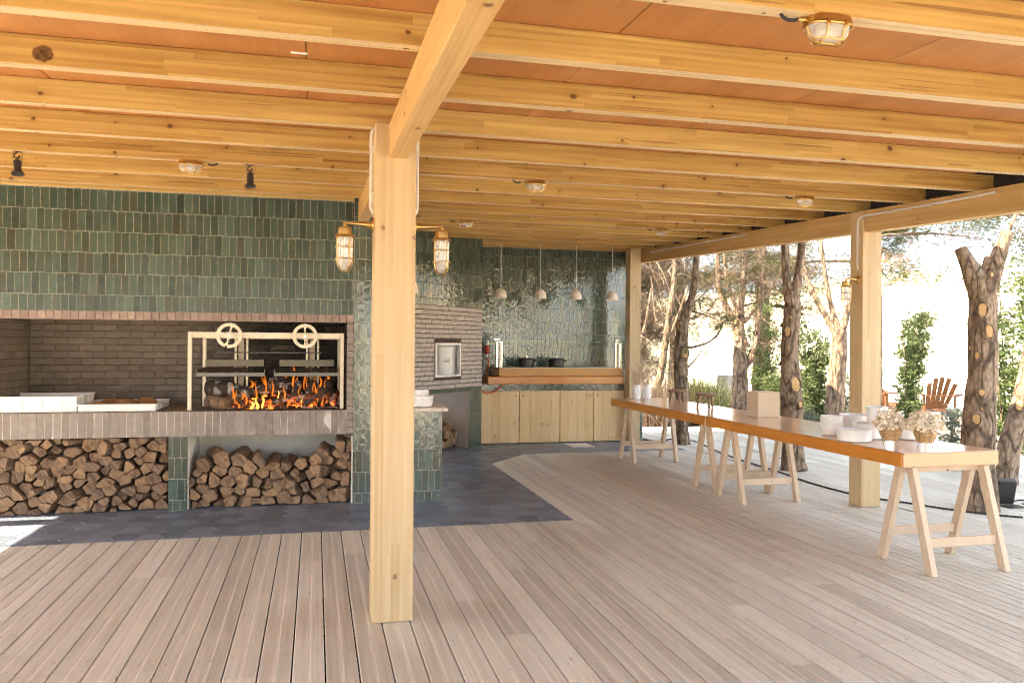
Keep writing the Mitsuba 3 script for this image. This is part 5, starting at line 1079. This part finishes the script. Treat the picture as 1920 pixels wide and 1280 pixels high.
# ------------------------------------------------------------------ trees
def limb(pts, k=5, n=10, bump=0.13, seed=0, freq=5.0):
    q = spline(np.array(pts), k); return tube(q[:, :3], q[:, 3], n, True, bump, seed, freq)
def leaves(cent, rad, n, size, seed, flat=0.6, droop=0.0, ratio=0.4, shape='leaf'):
    """n small leaf-shaped faces through ellipsoid clumps"""
    r = np.random.default_rng(seed); cent, rad = np.asarray(cent, float), np.asarray(rad, float)
    if rad.ndim == 1: rad = np.c_[rad, rad, rad * 0.8]
    w = rad.prod(1) ** 0.75; i = r.choice(len(cent), n, p=w / w.sum())
    d = r.normal(0, 1, (n, 3)); d /= np.linalg.norm(d, axis=1, keepdims=True); p = cent[i] + d * rad[i] * (r.random((n, 1)) ** 0.45)
    u = r.normal(0, 1, (n, 3)); u[:, 2] = u[:, 2] * flat - droop; u /= np.linalg.norm(u, axis=1, keepdims=True)
    w = np.cross(u, r.normal(0, 1, (n, 3))); w /= np.linalg.norm(w, axis=1, keepdims=True)
    s = size * r.uniform(0.6, 1.3, (n, 1)); nn = np.cross(u, w)
    v = np.stack([p, p + u * s * 0.5 + w * s * ratio * 0.5 + nn * s * 0.06, p + u * s, p + u * s * 0.5 - w * s * ratio * 0.5 + nn * s * 0.06], 1).reshape(-1, 3)
    b = np.arange(n)[:, None] * 4; f = np.vstack([b + [0, 1, 2], b + [0, 2, 3]]); t = np.repeat(np.clip(r.normal(0.45, 0.25, n) + 0.25 * (cent[i][:, 2] - cent[:, 2].mean()) / (np.ptp(cent[:, 2]) + 0.1), 0, 1), 4)
    return v, f, np.c_[t, t]
def crown(key, part, mat, *a, **k): return tag(put(part, leaves(*a, **k), mat, key), kind='stuff')
SLIM = {'A': 0.64, 'B': 0.62, 'C': 0.76, 'D': 0.68, 'E': 1.0, 'F': 0.95, 'G': 0.62}
def tree(letter, label, seed, knob=True):
    d = {k: (v if k in ('base', 'scars') else [tuple(p[:3]) + (p[3] * SLIM[letter],) for p in v]) for k, v in TREES[letter].items()}; t = thing('tree', label, 'tree', 'trees around the deck'); tp = list(d['trunk'])
    if len(d) > 4 or 'l' in d:
        a, b = V3(tp[-2]), V3(tp[-1]); u = (b - a)[:3] / np.linalg.norm((b - a)[:3]); R_ = b[3]
        tp += [tuple(b[:3] + u * R_ * q) + (R_ * w,) for q, w in ((0.35, 0.86), (0.62, 0.55), (0.75, 0.15))]
    tr = put('trunk', limb(tp, 10, 28, 0.20, seed, 6.0), 'bark', t, smooth=True)
    for k, v in d.items():
        if k in ('base', 'trunk', 'scars'): continue
        if v[0][3] > 0.045 and k not in ('knob', 'knob1', 'knob2'): v = [(v[0][0] - 0.6 * (v[1][0] - v[0][0]), v[0][1] - 0.6 * (v[1][1] - v[0][1]), v[0][2] - 0.6 * abs(v[1][2] - v[0][2]), v[0][3] * 1.25), v[0][:3] + (v[0][3] * 1.15,)] + list(v[1:])
        put('branch', limb(v, 5, 12 if v[0][3] > 0.03 else 7, 0.10, seed + 1), 'bark', t, smooth=True)
        if k in ('stub', 'knob1', 'knob2', 'knob') or (letter == 'E' and k in ('l', 'm', 'r')):
            a, b = V3(v[-2]), V3(v[-1]); dd = (b - a)[:3]; dd /= np.linalg.norm(dd)
            put('sawn_end', lathe([(0, 0.004), (v[-1][3] * 0.86, 0.003), (v[-1][3] * 0.9, -0.004)], 18, b[:3] + dd * 0.002, axis=dd), 'cut_wood', t)
    P_ = np.array(d['trunk'])
    for i, s in enumerate(d['scars']):
        p = V3(s[:3]); z = s[2]; c = V3([np.interp(z, P_[:, 2], P_[:, 0]), np.interp(z, P_[:, 2], P_[:, 1]), z]); R = np.interp(z, P_[:, 2], P_[:, 3])
        vd = EYE - c; vd[2] = 0; vd /= np.linalg.norm(vd); rt = np.cross((0, 0, 1), vd); off = np.clip((p - c) @ -rt / R, -0.85, 0.85); ang = math.asin(off)
        nd = vd * math.cos(ang) - rt * math.sin(ang) + V3([0, 0, 0.12]); nd /= np.linalg.norm(nd); r_ = min(s[3], 0.85 * R); q = c + nd * R * 1.09
        m = lathe([(0, 0.004), (r_ * 0.55, 0.004), (r_ * 0.74, 0.002), (r_ * 0.78, -0.06)], 22); v = m[0] * [0.85, 1.35, 1] ; v[:, :2] *= (1 + 0.5 * (meshkit.noise(v * 26 + i) - 0.5))[:, None]
        a, b, dd = frame(nd); k = put('cut_scar', (v @ np.array([a, b, dd]) + q + dd * 0.004, m[1]), 'cut_wood', t, smooth=40)
        m = lathe([(r_ * 0.66, -0.015), (r_ * 0.86, 0.008), (r_ * 1.05, 0.002), (r_ * 1.25, -0.035)], 22); v = m[0] * [0.85, 1.35, 1]; put('bark_collar', (v @ np.array([a, b, dd]) + q + dd * 0.002, m[1]), 'bark', t, smooth=True)
    return t
def twigs(key, origins, n, length, seed, r0=0.006, droop=0.3, mat='bark', part='twig'):
    r = np.random.default_rng(seed); m = MB(); tips = []
    for i in range(n):
        o = V3(origins[r.integers(len(origins))]); d = r.normal(0, 1, 3); d[2] = d[2] * 0.5 - droop * 0.3; d /= np.linalg.norm(d); L = length * r.uniform(0.5, 1.2)
        p = [o, o + d * L * 0.4 + r.normal(0, 0.05 * L, 3), o + d * L * 0.75 + r.normal(0, 0.08 * L, 3) - V3([0, 0, droop * L * 0.12]), o + d * L - V3([0, 0, droop * L * 0.35])]
        q = spline(p, 2); m.add(*tube(q, np.linspace(r0, r0 * 0.25, len(q)), 4, False), (r.random(), 0)); tips += list(q[2:])
    tag(put(part, m, mat, key), kind='stuff'); return np.array(tips)
tA = tree('A', 'slender leaning tree growing through the deck just right of the kitchen', 1)
tips = twigs(tA, [b[:3] for b in TREES['A']['b1'] + TREES['A']['b2'] + TREES['A']['b4']], 26, 0.45, 3, 0.006, 0.4)
crown(tA, 'foliage', 'leaf_conifer', tips, np.full(len(tips), 0.07), 2600, 0.05, 4, flat=0.5, droop=0.3, ratio=0.16)
tB = tree('B', 'tree with four upright limbs and a sawn stub, behind the small stools', 2)
tips = twigs(tB, [p[:3] for k in ('l1', 'l2', 'l3', 'l4', 'l5') for p in TREES['B'][k][2:]], 90, 0.9, 5, 0.008, 0.2)
crown(tB, 'foliage', 'leaf_dead', tips, np.full(len(tips), 0.13), 13000, 0.06, 6, flat=0.6, droop=0.3, ratio=0.14)
crown(tB, 'foliage', 'leaf_conifer', tips[::3] + [0.1, 0.3, 0.25], np.full(len(tips[::3]), 0.2), 8000, 0.06, 16, flat=0.6, droop=0.2, ratio=0.16)
tC = tree('C', 'dark forked tree on the deck with a large sawn patch low on its trunk', 3)
tD = tree('D', 'sunlit tree just left of the right-hand post with limbs spreading to the left', 4)
tips = twigs(tD, [p[:3] for k in ('l', 'm', 'r') for p in TREES['D'][k][2:]], 70, 0.55, 7, 0.005, 0.1)
crown(tD, 'foliage', 'leaf_conifer', tips, np.full(len(tips), 0.06), 1500, 0.045, 8, flat=0.6, droop=0.2, ratio=0.2)
tE = tree('E', 'thick pollarded tree at the right with a Y fork, sawn limbs and pale cut scars', 5)
tF = tree('F', 'leaning tree trunk at the right edge of the picture behind the thick pollarded tree', 6)
tG = tree('G', 'pale leaning trunk with dead brown brush behind the kitchen corner', 7)
r_ = np.random.default_rng(21)
cen = np.c_[r_.uniform(5.4, 7.15, 220), r_.uniform(14.7, 17.2, 220), r_.uniform(0.9, 4.6, 220)]; cen[:, 0] += 0.16 * (cen[:, 2] - 2)
tips = twigs(tG, cen, 700, 0.9, 22, 0.009, 0.9, 'dry_stem', 'dead_twig')
crown(tG, 'dead_foliage', 'leaf_dead', np.vstack([tips, cen]), np.r_[np.full(len(tips), 0.16), np.full(len(cen), 0.38)], 110000, 0.085, 23, flat=0.8, droop=0.9, ratio=0.10)
crown(tG, 'foliage', 'leaf_conifer', cen[::3] + [0.1, 0.6, 0], np.full(len(cen[::3]), 0.5), 16000, 0.09, 24, flat=0.8, droop=0.4, ratio=0.2)

def conifer(pos, h, spread, zlow, label, seed, mats=('leaf_conifer', 'leaf_dead'), mix_=0.35, n=48000, nb=52):
    t = thing('conifer', label, 'tree', 'conifers beyond the deck'); r = np.random.default_rng(seed); x, y = pos
    put('trunk', limb([(x, y, -0.3, 0.22), (x + 0.1, y, h * 0.35, 0.17), (x - 0.05, y, h * 0.7, 0.10), (x, y, h, 0.03)], 6, 12, 0.12, seed), 'bark', t, smooth=True)
    m = MB(); cs, rs = [], []
    for i in range(nb):
        z = r.uniform(zlow, h); a = r.uniform(0, 2 * np.pi); L = spread * (1 - 0.55 * (z / h)) * r.uniform(0.6, 1.15); d = V3([math.cos(a), math.sin(a), r.uniform(-0.12, 0.25)])
        pts = [V3([x, y, z]) + d * L * q - V3([0, 0, 0.22 * L * q * q]) for q in np.linspace(0, 1, 6)]
        m.add(*tube(pts, np.linspace(0.035, 0.006, 6) * (1.2 - 0.6 * z / h), 6, False))
        for p in pts[2:]:
            for j in range(3): cs.append(p + r.normal(0, 0.16, 3) * [1.3, 1.3, 0.5]); rs.append(r.uniform(0.20, 0.40))
    tag(put('branches', m, 'bark', t), kind='stuff'); cs, rs = np.array(cs), np.array(rs); sel = r.random(len(cs)) < mix_
    R3 = np.c_[rs * 1.25, rs * 1.25, rs * 0.55]
    crown(t, 'foliage', mats[0], cs[~sel], R3[~sel], int(n * (1 - mix_)), 0.10, seed + 1, flat=0.4, droop=0.15, ratio=0.16)
    crown(t, 'dry_foliage', mats[1], cs[sel], R3[sel], int(n * mix_), 0.10, seed + 2, flat=0.4, droop=0.35, ratio=0.14)
    return t
conifer((8.3, 17.6), 6.5, 2.3, 2.3, 'half dry conifer with brown and green sprays behind the four limbed tree', 31, mix_=0.5)
conifer((10.3, 17.2), 6.5, 2.5, 2.4, 'greener conifer just left of the forked deck tree, in the distance', 33, mix_=0.2)
conifer((9.5, 12.3), 6.5, 3.0, 2.75, 'conifer with drooping olive and rust sprays seen between the right post and the pollarded tree', 35, ('leaf_conifer', 'leaf_rust'), 0.3, 34000, 34)
conifer((11.06, 10.1), 7.0, 2.3, 2.6, 'thin conifer at the right edge above the pollarded tree', 37, mix_=0.2, n=20000, nb=22)

def shrub(pos, h, w, label, seed, mat='leaf_laurel', n=5000, size=0.07, ratio=0.42, z0=-0.12, stems=7, grp='shrubs beyond the deck'):
    t = thing('shrub', label, 'shrub', grp); r = np.random.default_rng(seed); x, y = pos; m = MB(); cs, rs = [], []
    for i in range(stems):
        a = r.uniform(0, 2 * np.pi); rr = w * r.uniform(0.15, 0.5); p = [V3([x + 0.1 * rr * math.cos(a), y + 0.1 * rr * math.sin(a), z0]), V3([x + 0.5 * rr * math.cos(a), y + 0.5 * rr * math.sin(a), z0 + h * 0.45]), V3([x + rr * math.cos(a), y + rr * math.sin(a), z0 + h * r.uniform(0.75, 1.0)])]
        q = spline(p, 4); m.add(*tube(q, np.linspace(0.014, 0.004, len(q)), 6, False))
        for p_ in q[2:]:
            for j in range(2): cs.append(p_ + r.normal(0, 0.10 * w, 3)); rs.append(r.uniform(0.12, 0.24) * w)
    tag(put('stems', m, 'bark', t), kind='stuff'); crown(t, 'foliage', mat, np.array(cs), np.array(rs), n, size, seed + 1, flat=0.7, ratio=ratio); return t
shrub((8.75, 14.5), 2.3, 0.75, 'tall thin laurel just left of the forked tree', 41)
shrub((7.95, 11.6), 1.9, 0.60, 'upright laurel between the forked tree and the sunlit tree', 43)
shrub((8.70, 10.3), 2.05, 0.62, 'slender laurel standing just right of the right-hand post', 45)
shrub((7.75, 7.55), 2.6, 0.8, 'laurel at the right edge beyond the leaning trunk', 47)
shrub((8.35, 12.9), 1.1, 0.9, 'dark rounded shrub behind the wooden box', 49, 'leaf_laurel', 7000, 0.06)
shrub((8.45, 11.0), 1.35, 0.55, 'pale green bush behind the right-hand post', 51, 'leaf_silver', 4000, 0.05)
shrub((7.45, 10.95), 0.55, 0.55, 'low silvery shrub between the forked tree and the sunlit tree', 53, 'leaf_silver', 4500, 0.045, 0.3)
shrub((8.5, 11.8), 1.1, 1.0, 'rounded grey green shrub right of the forked tree', 54, 'leaf_silver', 6000, 0.05, 0.35)
shrub((9.6, 9.0), 0.5, 0.4, 'small yellowish plant beside the sapling', 57, 'leaf_conifer', 1800, 0.05)
t = shrub((7.35, 8.0), 0.95, 0.42, 'sapling with a thin stem and grey green leaves behind the flower baskets', 55, 'leaf_silver', 1300, 0.055, 0.4, stems=4)
def tuft(pos, h, w, label, seed, mat, n=1500):
    r = np.random.default_rng(seed); m = MB(); x, y = pos; t = thing('grass_clump', label, 'grass clump', 'low clumps beyond the deck'); V, Fc, U = [], [], []
    for i in range(n):
        a, el = r.uniform(0, 2 * np.pi), r.uniform(0.05, 0.85); b = V3([x + r.normal(0, w * 0.22), y + r.normal(0, w * 0.22), -0.12]); d = V3([math.cos(a) * math.sin(el), math.sin(a) * math.sin(el), math.cos(el)]); L = h * r.uniform(0.6, 1.2); s = np.cross(d, r.normal(0, 1, 3)); s *= 0.006 / np.linalg.norm(s)
        mid = b + d * L * 0.55; tip = b + d * L + V3([0, 0, -0.25 * L * math.sin(el)]); k = len(V); V += [b - s, b + s, mid + s, mid - s, tip]; Fc += [[k, k + 1, k + 2], [k, k + 2, k + 3], [k + 3, k + 2, k + 4]]; U += [[r.random(), 0]] * 5
    tag(put('blades', (np.array(V), np.array(Fc), np.array(U)), mat, t), kind='stuff')
tuft((6.35, 13.75), 0.95, 0.9, 'purplish grey grass clump left of the slender deck tree', 61, 'leaf_dead', 2200)
tuft((6.95, 13.9), 1.05, 1.0, 'green spiky clump right of the slender deck tree', 62, 'leaf_conifer', 2600)
tuft((7.45, 14.0), 0.9, 0.8, 'grey green clump beside the four limbed tree', 63, 'leaf_silver', 2000)
tuft((7.9, 12.0), 0.6, 0.8, 'low grey clump behind the wooden box', 64, 'leaf_silver', 1500)
st = put('standing_stone', xf(bbox((-0.17, -0.12, -0.15), (0.17, 0.12, 0.82), 0.02), rot((0, 0, 1), 20), (8.68, 15.8, 0)), 'stone_grey'); tag(st, 'upright block of grey stone behind the green clump', 'stone')
w = thing('garden_wall', 'low dry stone edging beyond the flower baskets', 'wall'); r_ = np.random.default_rng(3)
for i in range(26):
    x = 9.2 + i * 0.21; y = 11.9 - i * 0.20
    for k in range(2):
        v, f = bbox((-0.14, -0.10, -0.07), (0.14, 0.10, 0.07), 0.03); v = (v * r_.uniform(0.85, 1.1, 3)) @ rot((0, 0, 1), -44 + r_.normal(0, 6)).T
        put('stone', (v + [x + 0.05 * k, y, -0.05 + 0.14 * k], f), 'stone_grey', w)

# wooden garden chairs
def chair(x, y, yaw, label):
    t = thing('garden_chair', label, 'chair', 'slatted wooden garden chairs'); M = rot((0, 0, 1), yaw); c = V3([x, y, -0.12])
    def p(name, vf): put(name, xf(vf, M, c), 'wood_teak', t)
    for i in range(5):
        u = i - 2; b0, b1 = V3([u * 0.082, -0.18, 0.30]), V3([u * 0.125, -0.55, 0.98 - 0.035 * u * u]); p('back_slat', bar(b0, b1, 0.088, 0.02, 0.006, up=(0, 1, 0.5)))
    for i in range(6): p('seat_slat', bar((-0.26, 0.30 - i * 0.088, 0.36 - i * 0.022), (0.26, 0.30 - i * 0.088, 0.36 - i * 0.022), 0.022, 0.08, 0.004, up=(0, 1, 0)) if False else bbox((-0.26, 0.26 - i * 0.088, 0.35 - i * 0.022), (0.26, 0.34 - i * 0.088, 0.37 - i * 0.022), 0.004))
    for s in (-1, 1):
        p('arm', bbox((s * 0.36 - 0.06, -0.48, 0.60), (s * 0.36 + 0.06, 0.36, 0.622), 0.005)); p('front_leg', bbox((s * 0.30 - 0.012, 0.24, 0.0), (s * 0.30 + 0.012, 0.34, 0.598), 0.004)); p('back_leg', bar((s * 0.275, 0.25, 0.33), (s * 0.275, -0.62, 0.03), 0.024, 0.10, 0.004)); p('arm_post', bbox((s * 0.30 - 0.012, -0.42, 0.16), (s * 0.30 + 0.012, -0.34, 0.598), 0.003))
    p('back_rail', bbox((-0.36, -0.452, 0.575), (0.36, -0.425, 0.599), 0.003)); p('front_rail', bbox((-0.285, 0.27, 0.26), (0.285, 0.29, 0.349), 0.003))
chair(12.62, 14.25, -22, 'brown slatted wooden garden chair in the sun between the laurel and the pollarded tree')
chair(12.05, 14.9, -80, 'brown slatted wooden garden chair seen from its side just right of the right-hand post')
